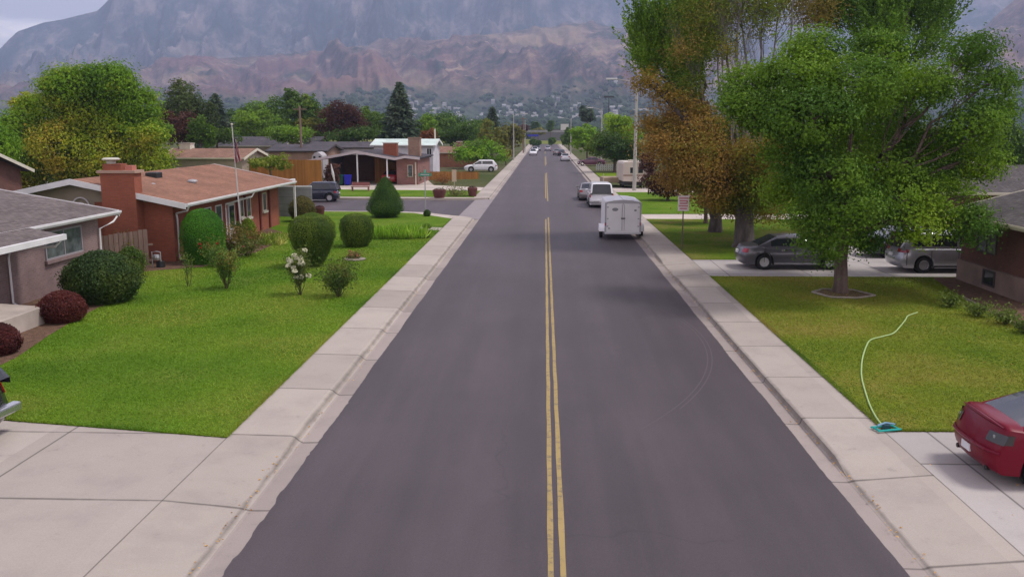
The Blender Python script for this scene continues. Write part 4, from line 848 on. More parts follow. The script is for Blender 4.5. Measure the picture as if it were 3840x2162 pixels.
brick_dark = brick_mat('brick_dark', (.13, .055, .04), (.17, .07, .05), (.14, .09, .08)); brick_tan = brick_mat('brick_tan', (.30, .17, .12), (.36, .21, .15), (.3, .24, .2)); brick_rose = brick_mat('brick_rose', (.24, .10, .09), (.3, .13, .11), (.3, .2, .18))
roof_grey = shingle_mat('shingle_grey', (.155, .13, .128)); roof_red = shingle_mat('shingle_red', (.28, .145, .10), var=.12); roof_dark = shingle_mat('shingle_dark', (.075, .068, .08)); roof_brown = shingle_mat('shingle_brown', (.26, .15, .11), 'X'); roof_dkgrey = shingle_mat('shingle_charcoal', (.10, .09, .092)); roof_pale = shingle_mat('shingle_pale', (.5, .44, .46)); roof_darkx = shingle_mat('shingle_dark_cross', (.09, .082, .095), 'X')
stucco = mat('stucco_tan', (.32, .27, .21), .95, noise=(2, .1, (1, 1, 1)), bump=(90, .004)); stucco_w = mat('stucco_white', (.62, .58, .62), .9, noise=(1.5, .08, (1, 1, 1)))
def loc_of(T): return T.location

# H1: mauve brick house at the left edge
hx0, hx1, hy0, hy1 = -29.8, -18.2, 12.0, 35.2; T = gable('brick_house', 'mauve brick house with grey shingle roof at the left edge', hx0, hx1, hy0, hy1, 2.72, 3.72, 'Y', brick_mauve, roof_grey, white_trim, over=.35, rake=1.1)
ox, oy = T.location.x, T.location.y
lx = lambda x: x-ox
ly = lambda y: y-oy
# lower porch roof reaching further out over the entry
zE = 2.66; sl_ = .172; p1 = -18.2+.35; ye = AY(231, 880, 31.6).y; m = MB(); pr = 1.25
m.add([(lx(p1+.1), ly(10), zE+.19), (lx(p1+pr), ly(10), zE-pr*sl_+.16), (lx(p1+pr), ly(29.6), zE-pr*sl_+.16), (lx(p1+.1), ly(29.6), zE+.19), (lx(p1+.1), ly(10), zE+.03), (lx(p1+pr), ly(10), zE-pr*sl_+.02), (lx(p1+pr), ly(29.6), zE-pr*sl_+.02), (lx(p1+.1), ly(29.6), zE+.03)], [(0, 1, 2, 3), (4, 7, 6, 5), (0, 4, 5, 1), (1, 5, 6, 2), (2, 6, 7, 3), (3, 7, 4, 0)]).build('porch_roof', roof_grey, T)
MB().box(lx(p1+pr), lx(p1+pr+.13), ly(10), ly(29.65), zE-pr*sl_+.0, zE-pr*sl_+.19).build('gutter', white_trim, T)
window(T, (lx(-18.2), ly(31.2)), (lx(-18.2), ly(33.8)), 1.45, 2.5, (1, 0), mat('window_grey', (.3, .28, .3), .5), pane_glass, mull=1, sill=brick_mauve)
dspout(T, [(lx(p1+pr+.05), ly(29.4), zE-pr*sl_), (lx(p1+pr-.1), ly(29.3), zE-pr*sl_-.2), (lx(-18.1), ly(29.0), 2.2), (lx(-18.13), ly(28.9), 1.9), (lx(-18.13), ly(28.9), .35), (lx(-17.8), ly(28.8), .2)]); dspout(T, [(lx(-17.78), ly(36.0), 2.62), (lx(-17.85), ly(35.8), 2.42), (lx(-18.1), ly(35.1), 2.2), (lx(-18.13), ly(35.1), .2)])
MB().box(lx(-18.0), lx(-16.7), ly(26.3), ly(28.6), .1, .9).build('planter_box', brick_mauve, T) if False else None
T2 = thing('porch_steps', 'pale concrete porch slab in front of the mauve brick house', 'porch', (-16.75, 25.2, .1)); a = G(150, 1240, .15)
MB().prism([(-1.4, -6), (1.05, -6), (1.05, 1.35), (-1.4, 1.95)], 0, .62).build('slab', mat('porch_concrete', (.42, .36, .32), .9, noise=(1.5, .15, (1, 1, 1))), T2, bevel=.02); MB().box(-1.35, .5, -6, -.6, .62, .66).build('door_mat', mat('mat_red', (.2, .05, .04), .9), T2)
MB().box(.3, .95, 1.6, 2.0, 0, .22).build('splash_block', pale_con, T2)

# H2: red brick rancher
hx0, hx1, hy0, hy1 = -25.6, -17.0, 39.7, 55.9; T = gable('brick_house', 'red brick ranch house with terracotta shingle roof and white gutters', hx0, hx1, hy0, hy1, 2.9, 3.8, 'Y', brick_red, roof_red, white_trim, over=.9, rake=.7, gablem=stucco)
ox, oy = T.location.x, T.location.y
lx = lambda x: x-ox
ly = lambda y: y-oy
MB().box(lx(-25.62), lx(-20.6), ly(39.67), ly(39.7), .1, 2.91).build('stucco_panel', stucco, T)
q = MB().lathe([(.36, 0), (.42, 0), (.42, -.05), (.36, -.05), (.36, 0)], 20, (lx(-21.2), ly(39.62), 2.72), 'Y').lathe([(.14, 0), (.18, 0), (.18, -.04), (.14, -.04), (.14, 0)], 16, (lx(-21.2), ly(39.62), 2.72), 'Y').build('round_vent', stucco_w, T)
ca_, cb_ = AY(360, 483, 38.92).x, AY(488, 483, 38.92).x; c = MB().box(lx(ca_), lx(cb_), ly(38.92), ly(39.66), .1, 4.25).build('chimney', brick_red, T)
MB().box(lx(ca_-.1), lx(cb_+.1), ly(38.82), ly(39.78), 4.25, 4.37).build('chimney_cap', mat('cap_tan', (.42, .28, .22), .9), c)
MB().box(lx(ca_+.12), lx(ca_+.95), ly(39.0), ly(39.6), 4.37, 4.66).build('flue', brick_red, c); MB().box(lx(ca_+1.1), lx(ca_+1.42), ly(39.05), ly(39.5), 4.37, 4.58).build('flue', mat('flue_clay', (.45, .17, .13), .9), c)
MB().lathe([(.2, 4.66), (.2, 4.78), (.38, 4.82), (.40, 4.86), (.3, 4.92), (0, 4.93)], 18, (lx(ca_+.38), ly(39.3), 0)).build('chimney_pot', mat('pot_metal', (.5, .48, .42), .5), c)
zE = 2.9-.9*(.9/4.3); xe = -17+.9+.06
dspout(T, [(lx(xe), ly(39.2), zE+.02), (lx(xe-.1), ly(39.3), zE-.15), (lx(-16.96), ly(40.0), zE-.35), (lx(-16.93), ly(40.0), zE-.6), (lx(-16.93), ly(40.0), .25), (lx(-16.6), ly(39.95), .18)])
dspout(T, [(lx(xe), ly(48.3), zE+.02), (lx(xe-.1), ly(48.2), zE-.2), (lx(-16.93), ly(46.3), zE-.45), (lx(-16.93), ly(46.25), zE-.7), (lx(-16.93), ly(46.25), .25)])
window(T, (lx(-17), ly(42.0)), (lx(-17), ly(44.3)), 1.0, 2.3, (1, 0), white_trim, dark_glass, mull=1)
window(T, (lx(-17), ly(44.9)), (lx(-17), ly(45.8)), .9, 2.3, (1, 0), white_trim, pane_glass, mull=0)
d_ = MB().box(lx(-17), lx(-16.94), ly(46.7), ly(47.65), .2, 2.25).build('door', mat('storm_door', (.55, .55, .58), .4), T); MB().box(lx(-16.945), lx(-16.93), ly(46.82), ly(47.53), .9, 2.1).build('pane', dark_glass, d_)
for yy in (48.2, 49.4, 52.05, 53.85): MB().box(lx(-17), lx(-16.93), ly(yy-.12), ly(yy+.12), .1, 2.55).build('pilaster', mat('pilaster_dark', (.12, .02, .015), .9), T)
window(T, (lx(-17), ly(48.6)), (lx(-17), ly(49.2)), 1.3, 2.4, (1, 0), cream_trim, dark_glass, mull=0, sill=cream_trim); window(T, (lx(-17), ly(49.7)), (lx(-17), ly(50.4)), 1.2, 2.4, (1, 0), cream_trim, dark_glass, mull=0, sill=cream_trim); window(T, (lx(-17), ly(52.6)), (lx(-17), ly(53.3)), 1.3, 2.4, (1, 0), cream_trim, dark_glass, mull=0, sill=cream_trim)
for px_, py_, rr_ in ((-18.6, 46.2, .16), (-19.3, 43.0, .08)): MB().lathe([(rr_, 0), (rr_*1.05, .12), (rr_*1.6, .16), (rr_*1.4, .24), (0, .28)], 14, (lx(px_), ly(py_), 3.3)).build('roof_vent', steel, T)
MB().box(lx(-20.6), lx(-20.0), ly(45.0), ly(45.8), 3.62, 3.98).build('skylight', black_plastic, T, bevel=.06)
# carport extension beyond, with post and grey gate
MB().add([(lx(-22), ly(57.0), 3.32), (lx(-17.3), ly(57.0), 2.78), (lx(-17.3), ly(60.4), 2.78), (lx(-22), ly(60.4), 3.32), (lx(-22), ly(57.0), 3.16), (lx(-17.3), ly(57.0), 2.62), (lx(-17.3), ly(60.4), 2.62), (lx(-22), ly(60.4), 3.16)], [(0, 1, 2, 3), (4, 7, 6, 5), (0, 4, 5, 1), (1, 5, 6, 2), (2, 6, 7, 3), (3, 7, 4, 0)]).build('carport_roof', roof_red, T)
MB().box(lx(-17.32), lx(-17.16), ly(57.1), ly(60.5), 2.64, 2.82).build('gutter', white_trim, T); MB().box(lx(-16.05), lx(-15.93), ly(56.0), ly(56.12), .15, 2.62).build('post', white_trim, T)
gt = MB().box(lx(-19.5), lx(-16.2), ly(61.0), ly(61.08), .15, 2.2).build('garage_door', siding_mat('panel_grey', (.3, .29, .31), .5), T)
MB().box(lx(-19.5), lx(-16.2), ly(60.96), ly(61.09), 2.2, 2.3).build('door_frame', white_trim, T)
# gas meter, wooden fence
p = G(590, 1003, .16); T2 = thing('gas_meter', 'small grey gas meter against the red brick wall', 'meter', p); MB().lathe([(0, .32), (.13, .34), (.16, .45), (.13, .58), (0, .6)], 12).build('meter_body', steel, T2); MB().tube([(-.2, 0, 0), (-.2, 0, .7), (0, 0, .72), (.18, 0, .7), (.18, 0, 0)], .025, 6).build('pipe', steel, T2); MB().lathe([(.0, 0), (.2, 0), (.17, .28), (0, .3)], 10, (.12, .1, 0)).build('pot', black_plastic, T2)
def board_fence(name, label, a, b, h0, h1, m, step=.15, post=None, gap=.012, rail=True, ztop=None):
    a, b = Vector(a), Vector(b); d = b-a; L = d.length; d.normalize(); ang = math.atan2(d.y, d.x); T_ = thing(name, label, 'fence', (a.x, a.y, .1), ang); q = MB(); n = int(L/step)
    for i in range(n):
        h = h0+(h1-h0)*i/n+random.uniform(-.02, .02); q.box(i*step, (i+1)*step-gap, -.012, .012, 0, h)
    q.build('boards', m, T_)
    if rail: MB().box(0, L, .012, .06, .3, .38).box(0, L, .012, .06, min(h0, h1)-.35, min(h0, h1)-.27).build('rail', m, T_)
    if post:
        for k in range(int(L/2.4)+1): MB().box(k*2.4-.05, k*2.4+.05, .013, .11, 0, h0+(h1-h0)*k*2.4/L+.05).build('post', post, T_)
    return T_
wf = siding_mat('fence_weathered', (.25, .17, .14), .15, True); board_fence('wooden_fence', 'weathered board fence between the mauve and red brick houses', (-20.6, 36.3, 0), (-17.4, 38.3, 0), 1.35, 1.75, wf, .2, wood_post, .025)
of = siding_mat('fence_orange', (.36, .155, .035), .16, True, .7); a = G(985, 700, .1); b = G(1210, 705, .1)
board_fence('wooden_fence', 'tall orange stained board fence beside the carport house', (a.x-6, a.y+2, 0), (b.x, b.y, 0), 2.9, 2.9, of, .18, None, .008)
a = G(1560, 665, .1); b = G(1712, 668, .1); c_ = G(1855, 672, .1); board_fence('wooden_fence', 'orange board fence sloping down toward the far lawn', (-19.2, 100, 0), (-14.0, 106, 0), 2.9, 1.1, of, .18); board_fence('wooden_fence', 'low orange board fence running to the far left sidewalk', (-13.9, 106.2, 0), (-8.0, 108.5, 0), 1.05, .9, of, .18)
wfm = mat('picket_white', (.5, .5, .52), .6); a = G(2235, 640, .1); b = G(2320, 642, .1); board_fence('picket_fence', 'low pale picket fence in front of the dark round tree', (a.x, a.y, 0), (b.x+3, b.y, 0), .95, .95, wfm, .3, None, .14)

# H3: carport house beyond the side street
y3 = 96.; X = lambda x, y=y3: AY(x, 483, y).x; Zt = lambda y_, Y=y3: AY(1300, y_, Y).z
T = thing('carport_house', 'brick house with low open carport gable across the side street', 'house', (X(1335), y3, 0)); ox, oy = T.location.x, T.location.y
zpk, zev, zr2, zl = Zt(572), Zt(598), Zt(590), Zt(612)
RL = [(X(1115)-ox, zl), (X(1335)-ox, zpk), (X(1478)-ox, zev), (X(1515)-ox, zr2), (X(1572)-ox, zev+.05)]
q = MB(); n = len(RL); dY = 12
q.add([(x, yy, z+dz) for yy in (0, dY) for dz in (0, .14) for x, z in RL], [(i, i+1, n+i+1, n+i) for i in range(n-1)]+[(2*n+i, 2*n+i+1, 3*n+i+1, 3*n+i) for i in range(n-1)]+[(n+i, n+i+1, 3*n+i+1, 3*n+i) for i in range(n-1)]+[(i, 2*n+i, 2*n+i+1, i+1) for i in range(n-1)]+[(0, n, 3*n, 2*n), (n-1, 2*n-1, 4*n-1, 3*n-1)]); q.build('roof', roof_dark, T)
q = MB(); q.add([(x, yy, z+dz) for yy in (-.06, -.005) for dz in (-.08, .19) for x, z in RL], [(i, i+1, n+i+1, n+i) for i in range(n-1)]+[(2*n+i, 2*n+i+1, 3*n+i+1, 3*n+i) for i in range(n-1)]+[(n+i, n+i+1, 3*n+i+1, 3*n+i) for i in range(n-1)]+[(i, 2*n+i, 2*n+i+1, i+1) for i in range(n-1)]); q.build('fascia', mat('trim_mauve', (.5, .44, .46), .6), T)
MB().box(X(1478)-ox, X(1560)-ox, 1.0, 11, .1, zev+.02).build('wall', brick_rose, T); MB().box(X(1225)-ox, X(1478)-ox, 7.5, 7.7, .1, zev+.3).build('carport_back_wall', brick_dark, T); MB().box(X(1215)-ox, X(1225)-ox, 1.5, 11, .1, zev+.1).build('carport_side_wall', mat('siding_dusk', (.1, .09, .1), .8), T)
window(T, (X(1520)-ox, 1.0), (X(1540)-ox, 1.0), 1.0, 2.3, (0, -1), cream_trim, pane_glass, mull=0); MB().box(X(1549)-ox, X(1553)-ox, .85, 1.0, .1, 2.6).build('post', cream_trim, T)
for xx in (1333, 1446): MB().box(X(xx)-ox-.07, X(xx)-ox+.07, .3, .44, .1, zev+.05 if xx > 1400 else zpk-.1).build('post', white_trim, T)
chim(T, X(1410)-ox, X(1462)-ox, 4, 5.2, zev, Zt(540), brick_red); chim(T, X(1508)-ox, X(1553)-ox, 4, 5.4, zev-.2, Zt(520), brick_tan, brick_tan)
for xx, cl, nm in ((1275, (.01, .09, .06), 'dark green wheeled bin under the carport'), (1302, (.02, .02, .42), 'bright blue wheeled bin under the carport')):
    T2 = thing('wheeled_bin', nm, 'bin', (X(xx), y3-.6, .15), 0, 'bins under the carport'); q = MB(); q.add([(-.26, -.28, .1), (.26, -.28, .1), (.26, .28, .1), (-.26, .28, .1), (-.36, -.38, 1.05), (.36, -.38, 1.05), (.36, .38, 1.05), (-.36, .38, 1.05)], [(0, 3, 2, 1), (4, 5, 6, 7), (0, 1, 5, 4), (1, 2, 6, 5), (2, 3, 7, 6), (3, 0, 4, 7)]); bmn = mat('bin_'+nm[:5].strip(), cl, .5); q.build('body', bmn, T2, bevel=.02); MB().box(-.4, .4, -.42, .4, 1.05, 1.13).build('lid', bmn, T2, bevel=.03)
    MB().lathe([(0, -.35), (.14, -.34), (.14, .34), (0, .35)], 12, (0, .3, .14), 'X').build('wheel', rubber, T2)
T2 = thing('garden_bench', 'small reddish bench on the lawn before the carport', 'bench', G(1352, 716, .16)); bmm = mat('bench_rose', (.3, .12, .12), .8); MB().box(-.9, .9, -.25, .25, .4, .46).build('seat', bmm, T2); MB().box(-.9, .9, .22, .27, .5, .85).build('backrest', bmm, T2)
for sx_ in (-.8, .8): MB().box(sx_-.05, sx_+.05, -.2, .2, 0, .4).build('leg', bmm, T2)
T2 = thing('patio_umbrella', 'closed white patio umbrella leaning beside the carport wall', 'umbrella', G(1262, 716, .16)); MB().tube([(0, 0, 0), (-.45, 0, 2.6)], .03, 6).build('pole', steel, T2); MB().tube([(-.15, 0, .9), (-.3, 0, 1.7), (-.46, 0, 2.65)], [.05, .13, .03], 8).build('canopy', stucco_w, T2)

# houses farther back
def far_house(label, xa, xb, ye, yr, yb, Y, depth, wallm, roofm, trim, ridge='X', name='house', over=.4, chimx=None, chm=None, chz=22, wins=(), group='houses beyond the side street'):
    a, b = AY(xa, 483, Y).x, AY(xb, 483, Y).x; ze, zr = AY(1300, ye, Y).z, AY(1300, yr, Y+depth/2).z
    T_ = gable(name, label, a, b, Y, Y+depth, ze+.05, zr, ridge, wallm, roofm, trim, over=over, rake=.4, group=group)
    for w0, w1, za, zb in wins: window(T_, (AY(w0, 483, Y).x-T_.location.x, -depth/2), (AY(w1, 483, Y).x-T_.location.x, -depth/2), za, zb, (0, -1), white_trim, dark_glass, mull=1)
    if chimx: chim(T_, AY(chimx[0], 483, Y).x-T_.location.x, AY(chimx[1], 483, Y).x-T_.location.x, -.6, .6, ze, AY(1300, chz, Y+depth/2).z, chm or cream_trim)
    return T_
far_house('low tan house with brown roof and cream chimney behind the red brick house', 600, 900, 597, 562, 660, 92, 8, stucco, roof_brown, cream_trim, chimx=(618, 660), chz=540, wins=((640, 690, 1, 2.2), (720, 745, .3, 2.2), (750, 830, .5, 2.3)))
far_house('long dark roofed house behind the flagpole with white stone chimney', 815, 1060, 550, 516, 600, 138, 10, stucco, roof_darkx, cream_trim, chimx=(1040, 1058), chz=505)
far_house('dark roofed house with white shuttered window behind the bare utility pole', 1030, 1180, 546, 515, 600, 150, 10, mat('siding_dark', (.12, .1, .1), .8), roof_darkx, mat('trim_dark', (.06, .05, .05), .7), wins=((1072, 1115, 2.0, 3.2),))
far_house('grey roofed bungalow with tan brick front beyond the orange fence', 1005, 1215, 570, 545, 610, 118, 9, brick_tan, roof_darkx, mat('trim_dark', (.06, .05, .05), .7), wins=((1165, 1172, 1, 1.6),))
far_house('long charcoal roofed building stretching behind the carport house', 1150, 1420, 557, 535, 600, 128, 9, stucco_w, roof_darkx, mat('trim_dark', (.06, .05, .05), .7))
T = far_house('white two storey house with pale green metal roof behind the carport', 1400, 1622, 548, 525, 620, 112, 7, siding_mat('siding_white', (.62, .59, .64), .25, False, .8), mat('roof_mint', (.52, .62, .58), .5, noise=(.5, .2, (1, 1, 1))), white_trim, wins=((1598, 1618, 2.6, 3.8),)); MB().tube([(AY(1618, 483, 112).x-T.location.x, 0, 4.2), (AY(1618, 483, 112).x-T.location.x, 0, 6.2)], .1, 6).build('vent_pipe', cream_trim, T)
T = thing('garden_shed', 'tiny white round topped shed between the grey roofed houses', 'shed', (AY(1185, 483, 110).x, 110, 0)); q = MB(); sec = [(-1, .1), (1, .1), (1, 2.4), (.8, 2.95), (.4, 3.25), (0, 3.35), (-.4, 3.25), (-.8, 2.95), (-1, 2.4)]; q.add([(x*.72, yy, z+.0) for yy in (0, 2.5) for x, z in sec], [tuple(range(9)), tuple(range(9, 18))]+[(j, (j+1) % 9, 9+(j+1) % 9, 9+j) for j in range(9)]); q.build('wall', shed_w, T)
for xx in (-.34, .34): window(T, (xx-.14, 0), (xx+.14, 0), 2.55, 2.85, (0, -1), mat('trim_dark', (.06, .05, .05)), dark_glass, mull=0)
far_house('orange brick house with low brown roof behind the small green tree', 1625, 1790, 575, 552, 625, 142, 9, brick_mat('brick_orange', (.33, .12, .06), (.4, .16, .08), (.3, .2, .15)), roof_brown, cream_trim, chimx=(1702, 1722), chz=532, chm=brick_rose)
# left far corner house
T = gable('brick_house', 'house corner with cream eave at the far left above the grey roof', -66, -42.2, 62, 70, 3.0, 4.3, 'X', brick_dark, roof_dkgrey, cream_trim, over=.7, rake=.7); dspout(T, [(12.4, -4.5, 2.6), (12.0, -4.1, 2.3), (12.0, -4.1, .2)], cream_trim)

# H6 dark brick house on the right, H7 behind it
hx0, hx1, hy0, hy1 = 17.0, 29., 30.8, 36.2; T = gable('brick_house', 'dark brick house with charcoal roof at the right edge', hx0, hx1, hy0, hy1, 2.85, 4.45, 'Y', brick_dark, roof_dkgrey, cream_trim, over=.55, rake=.7)
ox, oy = T.location.x, T.location.y
MB().prism([(p[0]-ox, p[1]-oy) for p in ((16.84, 30.64), (28.9, 30.64), (28.9, 30.82), (17.02, 30.82), (17.02, 36.1), (16.84, 36.1))], .1, 1.0).build('foundation', mat('foundation_rose', (.24, .17, .15), .95, noise=(1.5, .2, (1, 1, 1))), T); window(T, (16.84-ox, 33.9-oy), (16.84-ox, 33.0-oy), .35, .95, (-1, 0), mat('trim_dark', (0, 0, 0)), dark_glass, mull=0); window(T, (17.0-ox, 34.9-oy), (17.0-ox, 33.4-oy), 1.5, 2.5, (-1, 0), mat('trim_dark', (0, 0, 0)), pane_glass, mull=1)
ya = 62.; a_, b_ = AY(3430, 483, ya).x, AY(3745, 483, ya).x; T = gable('brick_house', 'grey sided house with pale pink hipped roof behind the shade tree', a_, b_, ya, ya+9, AY(3500, 660, ya).z+.1, AY(3500, 612, ya+4.5).z, 'X', siding_mat('siding_grey', (.28, .25, .27), .2), roof_pale, white_trim, over=.5, rake=.5)
T = gable('brick_house', 'low house half hidden by trees past the shared driveway', 22, 36, 50, 59.5, 2.7, 3.9, 'X', brick_dark, roof_dkgrey, cream_trim, over=.5)

# ================================================================== STREET FURNITURE
def pole_lamp(label, x, yb, Y, ytop, arm, head_y=None, m=None, r=.12, group='tall street lamps along the road'):
    m = m or mat('lamp_pole', (.42, .4, .37), .7, noise=(1, .1, (1, 1, 1))); b = AY(x, 483, Y); zt = AY(x, ytop, Y).z; T_ = thing('street_lamp', label, 'street lamp', (b.x, Y, .1), 0, group)
    MB().tube([(0, 0, 0), (0, 0, zt*.5), (0, 0, zt-.1)], [r*1.25, r, r*.6], 10).build('pole', m, T_, True)
    if arm:
        MB().tube([(0, 0, zt-.6), (arm*.3, 0, zt-.25), (arm*.85, 0, zt-.05)], .04, 6).build('arm', m, T_); q = MB().box(min(arm*.8, arm*1.25), max(arm*.8, arm*1.25), -.16, .16, zt-.13, zt+.03); q.build('lamp_head', mat('lamp_head', (.6, .6, .62), .5), T_, bevel=.04)
    return T_
pole_lamp('tall pale concrete lamp pole rising through the brown foliage on the right', 2384, 720, 88.4, 298, -2.4, r=.16)
pole_lamp('slimmer pale lamp pole beside the bright green trees on the right', 2256, 600, 150, 405, -1.9); pole_lamp('distant lamp pole near the dark pine on the right', 2141, 580, 215, 443, -2.2); pole_lamp('distant lamp pole reaching over the left treetops', 1926, 560, 175, 427, 2.2); pole_lamp('farthest pale pole near the left end of the road', 1969, 560, 235, 452, 0)
T = pole_lamp('dark floodlight pole standing behind the bright green trees', 2281, 500, 190, 362, 0, m=mat('dark_pole', (.08, .08, .1), .7), group='dark poles'); zt = AY(2281, 362, 190).z; MB().box(-1.1, 1.1, -.2, .2, zt-.35, zt).build('lamp_head', mat('dark_pole', (0, 0, 0)), T)
for x, Y, yt, lb in ((1127, 120, 400, 'bare brown wooden utility pole behind the orange fence'), (1963, 228, 440, 'dark wooden utility pole at the far left roadside')):
    b = AY(x, 483, Y); zt = AY(x, yt, Y).z; T = thing('utility_pole', lb, 'utility pole', (b.x, Y, .1)); MB().tube([(0, 0, 0), (0, 0, zt)], [.19, .12], 8).build('pole', mat('pole_wood', (.22, .15, .12), .95, noise=(2, .2, (1, 1, .2))), T); MB().box(-.9, .9, -.06, .06, zt-.5, zt-.38).build('crossarm', mat('pole_wood', (0, 0, 0)), T)
# flagpole
b = G(910, 935, .16); s = PX(b.y); zt = AY(888, 467, b.y).z; T = thing('flagpole', 'white flagpole in the flower bed before the red brick house', 'flagpole', b)
MB().tube([(0, 0, 0), (-.10, 0, zt*.5), (-.2, 0, zt-.2)], [.045, .035, .022], 8).build('pole', mat('flagpole_paint', (.52, .5, .5), .5), T, True); MB().lathe([(0, -.06), (.055, -.03), (.06, 0), (.055, .03), (0, .06)], 10, (-.2, 0, zt-.15)).build('finial', cream_trim, T)
zf = AY(890, 625, b.y).z; zh = AY(890, 535, b.y).z
fm = mat('flag_cloth', (.4, .05, .06), .8); g = NG(fm); at_ = nd(g.t, 'ShaderNodeVertexColor', layer_name='leaf_tint'); g.col(at_.outputs[0])
nu, nv_ = 40, 26; V = []; cl = []
for j in range(nv_+1):
    for i in range(nu+1):
        u, v_ = i/nu, j/nv_; wd_ = .09+.20*(v_**.7); z_ = zh-(zh-zf)*v_*(1-.12*u); x_ = .04+u*wd_+.02*math.sin(v_*5+u*4); y_ = .07*math.sin(u*16+v_*3)*(.5+v_)
        V.append((x_-.17, y_, z_)); cl.append((.03, .035, .13) if v_ < .42 and u < .5 else ((.38, .02, .035) if int(u*13) % 2 == 0 else (.62, .56, .58)))
F = np.array([(j*(nu+1)+i, j*(nu+1)+i+1, (j+1)*(nu+1)+i+1, (j+1)*(nu+1)+i) for j in range(nv_) for i in range(nu)])
fo = np_mesh('flag', np.array(V), F, fm, None, np.array(cl), True); fo.location = b; tag(fo, 'limp red white and blue flag hanging down the white flagpole', 'flag')
# signs
def sign(name, label, base, h, w_, hh, m, dirz=0, lines=0, lm=None, postm=steel, cat='sign', two=False):
    T_ = thing(name, label, cat, base, dirz); MB().box(-.03, .03, -.02, .02, 0, h).build('post', postm, T_); p_ = MB().box(-w_/2, w_/2, -.045, -.022, h-hh, h).build('panel', m, T_, bevel=.02)
    if lines:
        q = MB()
        for i in range(lines):
            zz = h-hh*(i+1)/(lines+1); k = random.uniform(.3, .42); q.box(-w_*k, w_*k, -.05, -.044, zz-hh*.035-.008, zz+hh*.035+.008)
        q.build('lettering', lm, p_)
    return T_
signw = mat('sign_white', (.66, .58, .6), .5); signr = mat('sign_red', (.45, .17, .2), .5); b = G(2557, 935, .16); sg_ = sign('parking_sign', 'white road sign with red lettering on a thin post on the right', b, AY(2557, 745, b.y).z, .56, .78, signw, 0, 5, signr, mat('sign_post_brown', (.12, .09, .08), .8)); MB().box(-.25, .25, -.047, -.021, 2.55, 2.6).build('panel_edge', signr, sg_) if False else None
b = G(1596, 806, .16); zt = AY(1596, 668, b.y).z; T = thing('street_name_sign', 'green street name sign on a grey post at the corner', 'sign', b); MB().tube([(0, 0, 0), (0, 0, zt)], .035, 8).build('post', steel, T); gsm = mat('sign_green', (.06, .33, .24), .5)
pl = MB().box(-.45, .45, -.02, .02, zt-.02, zt+.2).build('panel', gsm, T); MB().box(-.3, .3, -.028, -.02, zt+.06, zt+.12).build('lettering', signw, pl); pl = MB().box(-.02, .02, -.45, .45, zt+.21, zt+.42).build('panel', gsm, T)
b = G(1704, 728, .16); sign('road_sign', 'small cream road sign standing on the far corner bed', b, AY(1704, 643, b.y).z, .42, 1.1, mat('sign_cream', (.6, .45, .33), .6), 0, 0, None, mat('post_cream', (.5, .45, .36), .7))
# barrels / pots
def pot(label, x0, x1, y0, y1, pal=PLUM, group='round brown planter tubs'):
    b = G((x0+x1)/2, y1, .16); s = PX(b.y); r_ = (x1-x0)/s/2; h_ = (y1-y0)/s*.9; T_ = thing('planter_tub', label, 'planter', (b.x, b.y+r_*.6, .15), 0, group); MB().lathe([(0, 0), (r_*.74, 0), (r_*.92, h_*.5), (r_, h_*.95), (r_*.9, h_), (r_*.86, h_*.9), (0, h_*.9)], 20).build('tub', mat('tub_brown', (.13, .045, .04), .8, noise=(3, .25, (1, 1, 1))), T_, True)
    n = 260; P = unit(n)*np.array([r_*.8, r_*.8, h_*.22])+np.array([0, 0, h_*.95]); leaves('foliage', P, unit(n)+np.array([0, 0, .8]), .09, tint(P, pal, .35, 3), T_); return T_
pot('brown tub on the verge beside the blue wagon', 1178, 1216, 773, 806); pot('wide brown tub at the far corner of the side street', 1620, 1672, 708, 742); pot('brown tub nearest the main road on the far corner', 1752, 1790, 700, 736)
b = G(1752, 733, .16)
# hose and sprinkler
hp = [G(*p, .185) for p in ((3440, 1172), (3405, 1185), (3395, 1200), (3375, 1225), (3350, 1250), (3310, 1262), (3265, 1275), (3248, 1300), (3235, 1340), (3230, 1380), (3232, 1420), (3245, 1470), (3262, 1520), (3285, 1565), (3312, 1600))]
def smooth(pts, n=6):
    o_ = []
    for i in range(len(pts)-1):
        p0, p1, p2, p3 = pts[max(i-1, 0)], pts[i], pts[i+1], pts[min(i+2, len(pts)-1)]
        for k in range(n): t_ = k/n; o_.append(.5*((2*p1)+(-p0+p2)*t_+(2*p0-5*p1+4*p2-p3)*t_*t_+(-p0+3*p1-3*p2+p3)*t_**3))
    return o_+[pts[-1]]
ho = MB().tube([p+Vector((0, 0, .012)) for p in smooth(hp)], .02, 6).build('garden_hose', mat('hose_green', (.38, .52, .22), .5), None, True); tag(ho, 'pale green garden hose curving across the east lawn', 'hose')
T = thing('lawn_sprinkler', 'teal oscillating sprinkler at the front corner of the east lawn', 'sprinkler', G(3322, 1608, .18), R(15)); tm_ = mat('sprinkler_teal', (.02, .38, .34), .5); q = MB()
for yy in (-.12, .12): q.tube([(-.26, yy, .02), (.26, yy, .02)], .022, 6)
for xx in (-.22, .22): q.tube([(xx, -.12, .02), (xx, .12, .02)], .022, 6)
q.build('base', tm_, T); MB().tube([(-.2, 0, .09), (0, .02, .13), (.2, 0, .09)], .022, 6).build('spray_bar', mat('sprinkler_blue', (.2, .35, .5), .4), T); MB().box(-.07, .07, -.05, .05, .02, .1).build('motor', mat('sprinkler_dark', (.03, .08, .1), .5), T)
